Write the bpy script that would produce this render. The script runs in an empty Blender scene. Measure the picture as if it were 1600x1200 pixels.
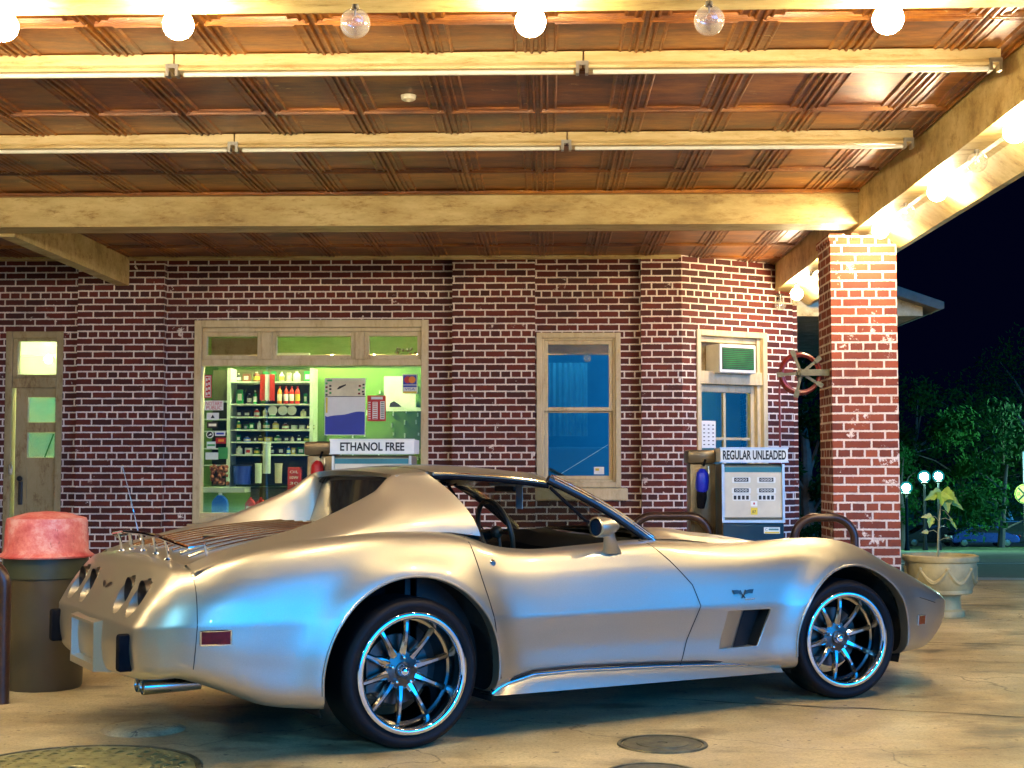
import bpy, bmesh, math, random
import numpy as np
from mathutils import Vector, Matrix
from mathutils.bvhtree import BVHTree
R = math.radians
random.seed(7)
SC = bpy.context.scene
# ---------------------------------------------------------------- camera
cam = bpy.data.cameras.new('camera'); camo = bpy.data.objects.new('camera', cam)
SC.collection.objects.link(camo); SC.camera = camo
cam.sensor_width = 36; cam.lens = 36*2200/1600; cam.clip_end = 2000; cam.clip_start = .05
camo.location = (0, 0, 1.193)
camo.rotation_euler = (R(90)+math.atan(126/2200), 0, R(1.5))
# ---------------------------------------------------------------- world: night sky with a blue town glow low behind the camera
w = bpy.data.worlds.new('World'); SC.world = w; w.use_nodes = True
nt = w.node_tree; N = nt.nodes; N.clear()
wo = N.new('ShaderNodeOutputWorld'); bg = N.new('ShaderNodeBackground')
tc = N.new('ShaderNodeTexCoord'); sep = N.new('ShaderNodeSeparateXYZ')
nt.links.new(tc.outputs['Generated'], sep.inputs[0])
def wmath(op, a, b=None, c=None):
    n = N.new('ShaderNodeMath'); n.operation = op
    for i, q in enumerate((a, b, c)):
        if q is None: continue
        if isinstance(q, (int, float)): n.inputs[i].default_value = q
        else: nt.links.new(q, n.inputs[i])
    return n.outputs[0]
behind = wmath('POWER', wmath('MAXIMUM', wmath('ADD', wmath('MULTIPLY', sep.outputs['X'], 0.63), wmath('MULTIPLY', sep.outputs['Y'], -0.777)), 0.0), 12.0)
behind = N_cl = wmath('MINIMUM', wmath('MAXIMUM', behind, 0.0), 1.0)
el = wmath('ABSOLUTE', sep.outputs['Z'])
low = wmath('MINIMUM', wmath('MAXIMUM', wmath('MULTIPLY', wmath('SUBTRACT', 0.86, el), 1.9), 0.0), 1.0)
glow = wmath('MULTIPLY', wmath('MULTIPLY', behind, low), 1.0)
mx = N.new('ShaderNodeMixRGB'); mx.inputs[1].default_value = (0.00003, 0.00005, 0.0004, 1); mx.inputs[2].default_value = (0.004, 0.245, 0.82, 1)
nt.links.new(glow, mx.inputs[0]); nt.links.new(mx.outputs[0], bg.inputs[0]); bg.inputs[1].default_value = 9.0
nt.links.new(bg.outputs[0], wo.inputs[0])
SC.view_settings.view_transform = 'Standard'; SC.view_settings.look = 'None'
SC.view_settings.exposure = 0.88; SC.view_settings.gamma = 1
BULB_E = 300.0
# ---------------------------------------------------------------- materials
class NT:
    def __init__(s, name):
        s.m = bpy.data.materials.new(name); s.m.use_nodes = True; s.t = s.m.node_tree
        s.b = s.t.nodes['Principled BSDF']; s.out = s.t.nodes['Material Output']
        s.tc = s.t.nodes.new('ShaderNodeTexCoord')
    def n(s, typ, **k):
        x = s.t.nodes.new(typ)
        for a, b in k.items(): setattr(x, a, b)
        return x
    def l(s, a, b): s.t.links.new(a, b)
    def noise(s, scale, detail=4, rough=.6, vec=None, stretch=None):
        x = s.n('ShaderNodeTexNoise'); x.inputs['Scale'].default_value = scale; x.inputs['Detail'].default_value = detail; x.inputs['Roughness'].default_value = rough
        v = vec or s.tc.outputs['Object']
        if stretch:
            mp = s.n('ShaderNodeMapping'); mp.inputs['Scale'].default_value = stretch; s.l(v, mp.inputs[0]); v = mp.outputs[0]
        s.l(v, x.inputs['Vector']); return x.outputs['Fac']
    def ramp(s, fac, stops):
        x = s.n('ShaderNodeValToRGB'); e = x.color_ramp.elements
        while len(e) < len(stops): e.new(.5)
        for el_, (p, c) in zip(e, stops): el_.position = p; el_.color = (*c, 1) if len(c) == 3 else c
        s.l(fac, x.inputs[0]); return x.outputs[0]
    def mix(s, fac, a, b, typ='MIX'):
        x = s.n('ShaderNodeMixRGB', blend_type=typ)
        for i, q in ((0, fac), (1, a), (2, b)):
            if isinstance(q, (int, float)): x.inputs[i].default_value = q
            elif isinstance(q, tuple): x.inputs[i].default_value = (*q, 1)
            else: s.l(q, x.inputs[i])
        return x.outputs[0]
    def math(s, op, a, b=0.0):
        x = s.n('ShaderNodeMath', operation=op)
        for i, q in ((0, a), (1, b)):
            if isinstance(q, (int, float)): x.inputs[i].default_value = q
            else: s.l(q, x.inputs[i])
        return x.outputs[0]
    def bump(s, h, strength=.3, dist=.01, prev=None):
        x = s.n('ShaderNodeBump'); x.inputs['Strength'].default_value = strength; x.inputs['Distance'].default_value = dist
        s.l(h, x.inputs['Height'])
        if prev: s.l(prev, x.inputs['Normal'])
        s.l(x.outputs[0], s.b.inputs['Normal']); return x.outputs[0]
    def base(s, c):
        if isinstance(c, tuple): s.b.inputs['Base Color'].default_value = (*c, 1)
        else: s.l(c, s.b.inputs['Base Color'])
    def set(s, **k):
        for a, b in k.items():
            i = s.b.inputs[a.replace('_', ' ')]
            if hasattr(b, 'links') or hasattr(b, 'is_linked'): s.l(b, i)
            else: i.default_value = b
M = {}
def simple(name, col, rough=.5, metal=0, var=.15, scale=12, bumpk=0, **k):
    s = NT(name)
    if var:
        f = s.noise(scale, 5)
        s.base(s.ramp(f, [(.3, tuple(c*(1-var) for c in col)), (.7, tuple(min(1, c*(1+var)) for c in col))]))
    else: s.base(col)
    s.set(Roughness=rough, Metallic=metal, **k)
    if bumpk: s.bump(s.noise(scale*4, 5), bumpk, .004)
    M[name] = s.m; return s.m
def emis(name, col, strength, base=(.8, .8, .8)):
    s = NT(name); s.base(base); s.set(Emission_Strength=strength); s.b.inputs['Emission Color'].default_value = (*col, 1); M[name] = s.m
def brick(name, c1, c2, mortar, patch=0.0):
    s = NT(name)
    sx = s.n('ShaderNodeSeparateXYZ'); s.l(s.tc.outputs['Object'], sx.inputs[0])
    al = s.math('ADD', sx.outputs[0], sx.outputs[1])
    nz = s.noise(9, 3); nz2 = s.noise(60, 3)
    wob = s.math('MULTIPLY', s.math('SUBTRACT', nz2, .5), .010)
    cb = s.n('ShaderNodeCombineXYZ')
    s.l(s.math('ADD', al, wob), cb.inputs[0])
    s.l(s.math('ADD', sx.outputs[2], s.math('ADD', wob, s.math('MULTIPLY', s.math('SUBTRACT', nz, .5), .006))), cb.inputs[1])
    b = s.n('ShaderNodeTexBrick'); s.l(cb.outputs[0], b.inputs['Vector'])
    b.offset = .5; b.offset_frequency = 2; b.squash = .5; b.squash_frequency = 6
    b.inputs['Scale'].default_value = 1; b.inputs['Brick Width'].default_value = .212; b.inputs['Row Height'].default_value = .0692
    b.inputs['Mortar Size'].default_value = .0086; b.inputs['Mortar Smooth'].default_value = .2; b.inputs['Bias'].default_value = -.1
    b.inputs['Color1'].default_value = (*c1, 1); b.inputs['Color2'].default_value = (*c2, 1); b.inputs['Mortar'].default_value = (*mortar, 1)
    col = s.mix(s.math('MULTIPLY', s.noise(22, 6, .7), .55), b.outputs['Color'], s.mix(.5, b.outputs['Color'], (.02, .012, .01)))
    if patch:
        pm = s.ramp(s.noise(5.5, 6, .75), [(.66-patch*.12, (0, 0, 0)), (.70-patch*.12, (1, 1, 1))])
        col = s.mix(pm, col, mortar)
    col = s.mix(1.0, col, s.ramp(s.noise(1.1, 6, .7), [(.32, (.62, .58, .55)), (.52, (1, 1, 1)), (.70, (1.0, .93, .85))]), 'MULTIPLY')
    s.base(col); s.set(Roughness=.78)
    inv = s.math('SUBTRACT', 1.0, b.outputs['Fac'])
    h = s.math('ADD', inv, s.math('MULTIPLY', s.noise(90, 5), .35))
    s.bump(h, .9, .007); M[name] = s.m
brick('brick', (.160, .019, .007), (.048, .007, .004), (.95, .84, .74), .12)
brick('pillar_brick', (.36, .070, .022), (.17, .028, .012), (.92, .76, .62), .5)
def painted(name, a, b, c, rough=.55, st=(1, 1, 1), bk=.25, gk=.75):
    s = NT(name)
    f = s.noise(3.2, 8, .72, stretch=st)
    col = s.ramp(f, [(.30, a), (.46, b), (.62, c)])
    g = s.ramp(s.noise(8, 10, .84, stretch=st), [(.385, (.34, .22, .10)), (.415, (.72, .60, .42)), (.50, (1, 1, 1))])
    s.base(s.mix(gk, col, g, 'MULTIPLY')); s.set(Roughness=rough)
    s.bump(s.noise(45, 6, .7), bk, .006); M[name] = s.m
painted('beam_paint', (.26, .17, .055), (.48, .35, .13), (.62, .49, .22), .5, (.35, 1, 1.2))
painted('stucco', (.36, .26, .11), (.52, .41, .2), (.66, .55, .32), .8, (1, 1, 1), .8)
painted('trim_paint', (.48, .37, .19), (.60, .48, .26), (.68, .56, .33), .45, (1, 1, .3), .12, .4)
painted('fixture_paint', (.42, .27, .09), (.62, .47, .22), (.74, .60, .34), .35, (.3, 2, 2), .3)
painted('door_paint', (.26, .19, .085), (.32, .245, .11), (.38, .29, .14), .45, (1, 1, .4), .15)
s = NT('tin')
f = s.noise(2.3, 9, .75, stretch=(.45, 1.5, 1))
col = s.ramp(f, [(.36, (.065, .015, .001)), (.50, (.22, .062, .003)), (.64, (.46, .17, .012))])
ru = s.ramp(s.noise(7, 9, .8, stretch=(.6, 1.6, 1)), [(.625, (0, 0, 0)), (.66, (1, 1, 1))])
s.base(s.mix(ru, col, (.62, .42, .20))); s.set(Roughness=.40, Metallic=.15, Coat_Weight=.15, Coat_Roughness=.25)
s.bump(s.noise(12, 6, .7), .25, .01); M['tin'] = s.m
# concrete
s = NT('concrete')
f = s.noise(.9, 9, .68, stretch=(.8, 1.2, 1)); f2 = s.noise(5, 8, .7); f3 = s.noise(180, 3, .6)
col = s.ramp(f, [(.28, (.24, .175, .085)), (.46, (.50, .40, .215)), (.64, (.72, .60, .35))])
col = s.mix(.5, col, s.ramp(f2, [(.3, (.45, .38, .30)), (.6, (1, 1, 1))]), 'MULTIPLY')
col = s.mix(.6, col, s.ramp(s.noise(70, 5, .8), [(.36, (.45, .45, .42)), (.56, (1, 1, 1))]), 'MULTIPLY')
sp = s.ramp(s.noise(22, 3, .5), [(.66, (0, 0, 0)), (.70, (1, 1, 1))]); col = s.mix(s.math('MULTIPLY', sp, .75), col, (.07, .05, .03))
st = s.ramp(s.noise(1.7, 6, .6, stretch=(.7, 1.3, 1)), [(.56, (0, 0, 0)), (.66, (1, 1, 1))])
col = s.mix(s.math('MULTIPLY', st, .68), col, (.06, .045, .03))
vo = s.n('ShaderNodeTexVoronoi', feature='DISTANCE_TO_EDGE'); vo.inputs['Scale'].default_value = .42
vm = s.n('ShaderNodeVectorMath', operation='MULTIPLY_ADD'); nn = s.n('ShaderNodeTexNoise'); nn.inputs['Scale'].default_value = 2.2; nn.inputs['Detail'].default_value = 6; s.l(s.tc.outputs['Object'], nn.inputs['Vector'])
s.l(nn.outputs['Color'], vm.inputs[0]); vm.inputs[1].default_value = (.8, .8, 0); s.l(s.tc.outputs['Object'], vm.inputs[2]); s.l(vm.outputs[0], vo.inputs['Vector'])
ck = s.ramp(vo.outputs['Distance'], [(.0, (1, 1, 1)), (.0035, (0, 0, 0))]); col = s.mix(s.math('MULTIPLY', ck, .75), col, (.05, .035, .02))
col = s.mix(.7, col, s.ramp(s.noise(30, 8, .85), [(.34, (.42, .38, .32)), (.47, (1, 1, 1))]), 'MULTIPLY')
s.base(col); s.set(Roughness=s.ramp(f2, [(.3, (.36, .36, .36)), (.7, (.62, .62, .62))]))
s.bump(s.math('ADD', s.math('MULTIPLY', f3, .4), f2), .35, .006); M['concrete'] = s.m
# car paint
s = NT('silver_paint')
fl = s.noise(900, 2, .5)
s.base(s.ramp(fl, [(.3, (.40, .37, .29)), (.7, (.50, .465, .37))])); s.set(Metallic=.86, Roughness=.38, Coat_Weight=.35, Coat_Roughness=.03); M['silver_paint'] = s.m
simple('chrome', (.85, .85, .86), .06, 1, 0)
simple('rim_chrome', (.42, .41, .39), .14, 1, .1, 6)
simple('dark_metal', (.10, .09, .08), .3, .9)
simple('rubber', (.008, .008, .010), .95, 0, .2, 20, .1, Specular_IOR_Level=.03)
simple('tyre_rubber', (.0035, .0035, .005), .6, 0, .2, 30, .1, Specular_IOR_Level=.25)
simple('black_plastic', (.01, .01, .012), .35, 0, .1)
simple('wheel_well', (.004, .004, .005), .95, 0, 0)
simple('interior_black', (.012, .010, .010), .6, 0, .2)
simple('seat_leather', (.05, .012, .010), .45, 0, .2, 8, .2)
simple('seat_brown', (.11, .075, .045), .45, 0, .2)
simple('dark_red_lens', (.16, .006, .005), .4, 0, .2, 40, 0, Specular_IOR_Level=.2)
simple('amber_lens', (.30, .05, .01), .4, 0, .2, 40, 0, Specular_IOR_Level=.2)
simple('gap', (.006, .005, .005), .8, 0, 0)
simple('white_plastic', (.72, .72, .66), .35, 0, .06)
simple('cream_metal', (.60, .54, .40), .38, 0, .10, 6)
simple('pump_teal', (.03, .17, .20), .3, .1, .2, 4)
simple('pump_blue', (.008, .035, .055), .18, .3, .3, 3)
simple('pump_brown', (.16, .12, .065), .32, .5, .35, 4)
simple('steel', (.45, .44, .42), .3, 1, .2, 8)
simple('blue_plastic', (.005, .02, .45), .35, 0, .1)
simple('black_ink', (.008, .008, .008), .5, 0, 0)
simple('red_ink', (.5, .012, .012), .5, 0, .1)
simple('yellow_ink', (.75, .55, .04), .5, 0, .1)
simple('blue_ink', (.01, .04, .35), .5, 0, .1)
simple('paper', (.78, .78, .72), .6, 0, .04)
simple('green_ink', (.02, .3, .06), .5, 0, .1)
simple('orange_ink', (.8, .25, .02), .5, 0, .1)
simple('hoop_paint', (.055, .026, .015), .28, .3, .4, 9, .2)
simple('hose_red', (.17, .014, .010), .35, 0, .2, 20)
simple('reel_metal', (.10, .09, .045), .5, .4, .3, 20, .3)
simple('barrel_plastic', (.050, .039, .018), .42, 0, .15, 3, .05)
simple('barrel_band', (.032, .036, .015), .45, 0, .15, 3)
s = NT('faded_red'); f = s.noise(6, 8, .75)
s.base(s.ramp(f, [(.36, (.36, .035, .03)), (.5, (.52, .11, .085)), (.62, (.60, .28, .22))])); s.set(Roughness=.5); s.bump(s.noise(30, 5), .2, .005); M['faded_red'] = s.m
simple('planter_stone', (.40, .31, .13), .6, 0, .35, 5, .5)
simple('soil', (.04, .025, .015), .95, 0, .4, 40, .8)
simple('leaf', (.20, .30, .03), .45, 0, .3, 10)
simple('leaf_dry', (.42, .38, .10), .5, 0, .3, 10)
simple('stem', (.30, .27, .12), .6, 0, .2, 10)
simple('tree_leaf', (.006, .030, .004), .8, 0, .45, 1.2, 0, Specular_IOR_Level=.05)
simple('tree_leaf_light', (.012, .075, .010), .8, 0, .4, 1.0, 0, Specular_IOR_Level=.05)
simple('bark', (.12, .09, .06), .9, 0, .3, 8, .5)
simple('pale_bark', (.6, .62, .58), .7, 0, .2, 8, .2)
simple('grass', (.05, .10, .018), .9, 0, .5, 1.5, .5)
simple('asphalt', (.035, .036, .040), .75, 0, .3, 3, .4)
simple('road_paint', (.75, .75, .72), .6, 0, .1)
simple('car_blue', (.02, .05, .22), .2, .6, .1, 5, 0, Coat_Weight=1.0)
simple('car_dark', (.012, .014, .02), .18, .5, .1, 5, 0, Coat_Weight=1.0)
simple('dark_glass', (.01, .012, .015), .05, 0, 0)
simple('sign_yellow', (.80, .72, .10), .4, 0, .05)
simple('aluminium', (.6, .6, .58), .35, .8, .1)
simple('store_green', (.10, .20, .035), .6, 0, .25, 2)
simple('store_dark', (.05, .05, .015), .8, 0, .2)
simple('store_white', (.62, .72, .60), .5, 0, .08)
simple('room_blue', (.02, .15, .27), .7, 0, .2, 1.5)
simple('curtain_blue', (.06, .26, .38), .7, 0, .15, 3)
simple('clay_brown', (.20, .05, .03), .5, 0, .5, 20, .5)
simple('bottle_blue', (.01, .16, .85), .2, 0, .15, 3, 0, Coat_Weight=.6)
simple('bottle_green', (.02, .22, .06), .25, 0, .3, 6)
simple('bottle_yellow', (.6, .5, .06), .3, 0, .25, 6)
simple('bottle_red', (.55, .03, .02), .3, 0, .2, 6)
simple('bottle_cream', (.65, .6, .4), .4, 0, .2, 6)
simple('manhole_iron', (.13, .12, .07), .5, .5, .5, 15, .5)
simple('plate_iron', (.30, .27, .11), .45, .3, .5, 12, .5)
simple('wall_grey', (.16, .13, .08), .7, 0, .2)
emis('bulb_lit', (1.0, .80, .49), BULB_E)
emis('tube_inside', (.95, 1.0, .52), 330)
emis('tube_blue', (.18, .72, .95), 50)
emis('street_lamp_glow', (.42, 1.0, .80), 480)
emis('tube_dim', (.6, .9, .35), 14)
emis('fill_lamp_glow', (.18, .62, 1.0), 750)
def glass(name, col, mixk, rough=.0, fk=1.0, haze=0):
    s = NT(name); t = s.n('ShaderNodeBsdfTransparent'); t.inputs[0].default_value = (*col, 1)
    g = s.n('ShaderNodeBsdfGlossy'); g.inputs['Roughness'].default_value = rough; g.inputs[0].default_value = (1, 1, 1, 1)
    fr = s.n('ShaderNodeFresnel'); fr.inputs[0].default_value = 3.0
    m2 = s.n('ShaderNodeMixShader'); s.l(s.math('ADD', s.math('MULTIPLY', fr.outputs[0], fk), mixk), m2.inputs[0])
    s.l(t.outputs[0], m2.inputs[1]); s.l(g.outputs[0], m2.inputs[2]); last = m2.outputs[0]
    if haze:
        df = s.n('ShaderNodeBsdfDiffuse'); df.inputs[0].default_value = (.8, .78, .7, 1); m3 = s.n('ShaderNodeMixShader'); m3.inputs[0].default_value = haze; s.l(last, m3.inputs[1]); s.l(df.outputs[0], m3.inputs[2]); last = m3.outputs[0]
    s.l(last, s.out.inputs[0]); M[name] = s.m
glass('window_glass', (.93, .97, .93), .0, 0, .6); glass('bay_glass', (.90, .95, .9), .0, 0, .08); glass('car_glass', (.52, .60, .52), .01, 0, .5); glass('bulb_glass', (.97, .95, .92), .0, .03, .35, .10); glass('dark_car_glass', (.10, .09, .09), .02)
s = NT('lamp_halo'); t_ = s.n('ShaderNodeBsdfTransparent'); e_ = s.n('ShaderNodeEmission'); e_.inputs[0].default_value = (.05, .75, .80, 1); e_.inputs[1].default_value = .8; m_ = s.n('ShaderNodeMixShader'); m_.inputs[0].default_value = .16; s.l(t_.outputs[0], m_.inputs[1]); s.l(e_.outputs[0], m_.inputs[2]); s.l(m_.outputs[0], s.out.inputs[0]); M['lamp_halo'] = s.m  # sheer glowing colour that paints a cyan halo round the distant lamps
s = NT('thin_paper'); d_ = s.n('ShaderNodeBsdfDiffuse'); t_ = s.n('ShaderNodeBsdfTranslucent'); m_ = s.n('ShaderNodeMixShader'); m_.inputs[0].default_value = .6
cc_ = s.ramp(s.noise(6, 2), [(.4, (.75, .88, .80)), (.6, (.55, .85, .85))]); s.l(cc_, d_.inputs[0]); s.l(cc_, t_.inputs[0]); s.l(d_.outputs[0], m_.inputs[1]); s.l(t_.outputs[0], m_.inputs[2]); s.l(m_.outputs[0], s.out.inputs[0]); M['thin_paper'] = s.m
# ---------------------------------------------------------------- helpers
COL = SC.collection
def tag(o, label=None, cat=None, group=None, kind=None):
    if label: o['label'] = label
    if cat: o['category'] = cat
    if group: o['group'] = group
    if kind: o['kind'] = kind
    return o
def empty(name, loc=(0, 0, 0), rz=0, label=None, cat=None, group=None, parent=None):
    o = bpy.data.objects.new(name, None); COL.objects.link(o); o.location = loc; o.rotation_euler = (0, 0, rz); o.empty_display_size = .1
    if parent: o.parent = parent
    return tag(o, label, cat, group)
class MB:
    def __init__(s): s.bm = bmesh.new()
    def box(s, a, b, bev=0):
        x0, y0, z0 = a; x1, y1, z1 = b
        vs = [s.bm.verts.new(p) for p in ((x0,y0,z0),(x1,y0,z0),(x1,y1,z0),(x0,y1,z0),(x0,y0,z1),(x1,y0,z1),(x1,y1,z1),(x0,y1,z1))]
        fs = [s.bm.faces.new([vs[i] for i in f]) for f in ((3,2,1,0),(4,5,6,7),(0,1,5,4),(1,2,6,5),(2,3,7,6),(3,0,4,7))]
        if bev:
            es = list({e for f in fs for e in f.edges})
            bmesh.ops.bevel(s.bm, geom=es, offset=bev, segments=2, affect='EDGES', profile=.5)
        return s
    def face(s, pts):
        try: return s.bm.faces.new([s.bm.verts.new(p) for p in pts])
        except ValueError: return None
    def grid(s, rows, closed_u=False, closed_v=False, flip=False):
        V = [[s.bm.verts.new(p) for p in r] for r in rows]
        n, m = len(V), len(V[0])
        for i in range(n if closed_u else n-1):
            for j in range(m if closed_v else m-1):
                q = [V[i][j], V[(i+1) % n][j], V[(i+1) % n][(j+1) % m], V[i][(j+1) % m]]
                if flip: q.reverse()
                try: s.bm.faces.new(q)
                except ValueError: pass
        return V
    def tube(s, pts, r, seg=10, caps=True):
        pts = [Vector(p) for p in pts]; rr = r if isinstance(r, (list, tuple)) else [r]*len(pts)
        rows = []; prev = None
        for i, p in enumerate(pts):
            t = (pts[min(i+1, len(pts)-1)] - pts[max(i-1, 0)])
            t = t.normalized() if t.length > 1e-9 else Vector((0, 0, 1))
            if prev is None:
                a = t.orthogonal().normalized()
            else:
                a = (prev - t*prev.dot(t)); a = a.normalized() if a.length > 1e-6 else t.orthogonal().normalized()
            prev = a; b = t.cross(a)
            rows.append([p + (a*math.cos(2*math.pi*k/seg) + b*math.sin(2*math.pi*k/seg))*rr[i] for k in range(seg)])
        V = s.grid(rows, closed_v=True, flip=True)
        if caps:
            for r_ in (V[0], V[-1]):
                try: s.bm.faces.new(r_)
                except ValueError: pass
        return s
    def lathe(s, prof, c=(0, 0, 0), axis='Z', seg=32, arc=None, M4=None):
        rows = []
        for k in range(seg):
            a = 2*math.pi*k/seg; row = []
            for r, h in prof:
                x, y = r*math.cos(a), r*math.sin(a)
                p = (x, y, h) if axis == 'Z' else ((x, h, y) if axis == 'Y' else (h, x, y))
                row.append(Vector(p)+Vector(c))
            rows.append(row)
        s.grid(rows, closed_u=True, flip=(axis == 'Y')); return s
    def ball(s, c, r, seg=24, sc=(1, 1, 1)):
        n = seg//2
        s.lathe([(r*math.sin(math.pi*i/n)*1.0+1e-5, 0) for i in range(0)] or [(max(1e-5, r*math.sin(math.pi*i/n)), -r*math.cos(math.pi*i/n)*sc[2]) for i in range(n+1)], c, seg=seg); return s
    def prism(s, poly, d0, d1, plane='XZ'):
        def P(a, b, d): return {'XZ': (a, d, b), 'XY': (a, b, d), 'YZ': (d, a, b)}[plane]
        A = [s.bm.verts.new(P(a, b, d0)) for a, b in poly]; B = [s.bm.verts.new(P(a, b, d1)) for a, b in poly]
        s.bm.faces.new(A); s.bm.faces.new(B[::-1]); n = len(poly)
        for i in range(n): s.bm.faces.new([A[i], B[i], B[(i+1) % n], A[(i+1) % n]])
        return s
    def build(s, name, mat, parent=None, smooth=False, off=None, rot=None, angle=35, label=None, recalc=True):
        if recalc: bmesh.ops.recalc_face_normals(s.bm, faces=s.bm.faces[:])
        if off is not None: bmesh.ops.translate(s.bm, verts=s.bm.verts[:], vec=-Vector(off))
        me = bpy.data.meshes.new(name); s.bm.to_mesh(me); s.bm.free()
        me.materials.append(M[mat] if isinstance(mat, str) else mat)
        if smooth:
            for p in me.polygons: p.use_smooth = True
            me.set_sharp_from_angle(angle=R(angle))
        o = bpy.data.objects.new(name, me); COL.objects.link(o)
        if parent: o.parent = parent
        if label: o['label'] = label
        return o
def centre_origin(o):
    me = o.data; co = np.zeros(len(me.vertices)*3); me.vertices.foreach_get('co', co); co = co.reshape(-1, 3)
    c = (co.min(0)+co.max(0))/2; c[2] = co[:, 2].min(); co -= c; me.vertices.foreach_set('co', co.ravel()); o.location = Vector(o.location)+Vector(c); me.update(); return o
_tx = [0]
def text(string, name, mat, size, parent, M4, depth=.0015, fit=None, bold=0.0, align='CENTER'):
    """raised lettering as a mesh; local x right, y up, z towards the reader"""
    cu = bpy.data.curves.new('t', 'FONT'); cu.body = string; cu.size = size; cu.extrude = depth; cu.align_x = align; cu.align_y = 'CENTER'; cu.offset = bold; cu.resolution_u = 3
    to = bpy.data.objects.new('t', cu); COL.objects.link(to)
    dg = bpy.context.evaluated_depsgraph_get(); dg.update(); me = bpy.data.meshes.new_from_object(to.evaluated_get(dg))
    bpy.data.objects.remove(to); 
    co = np.zeros(len(me.vertices)*3); me.vertices.foreach_get('co', co); co = co.reshape(-1, 3)
    if fit:
        mn, mxx = co.min(0), co.max(0)
        co[:, 0] = (co[:, 0]-(mn[0]+mxx[0])/2)*fit[0]/(mxx[0]-mn[0]); co[:, 1] = (co[:, 1]-(mn[1]+mxx[1])/2)*fit[1]/(mxx[1]-mn[1])
        me.vertices.foreach_set('co', co.ravel())
    me.transform(M4); me.materials.clear(); me.materials.append(M[mat]); me.update(); me.name = name
    o = bpy.data.objects.new(name, me); COL.objects.link(o)
    if parent: o.parent = parent
    return o
def facing(x, y, z, rz=0):      # text frame facing -Y
    return Matrix.Translation((x, y, z)) @ Matrix.Rotation(rz, 4, 'Z') @ Matrix.Rotation(R(90), 4, 'X')
# ================================================================= THE CAR (local axes: x forward, y to the far side, z up)
CAR = empty('sports_car', (-0.5728, 5.9727, 0), R(32.26), 'low silver two-door sports car with flying buttress roof and deep chrome wheels', 'car')
VC = .86
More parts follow.
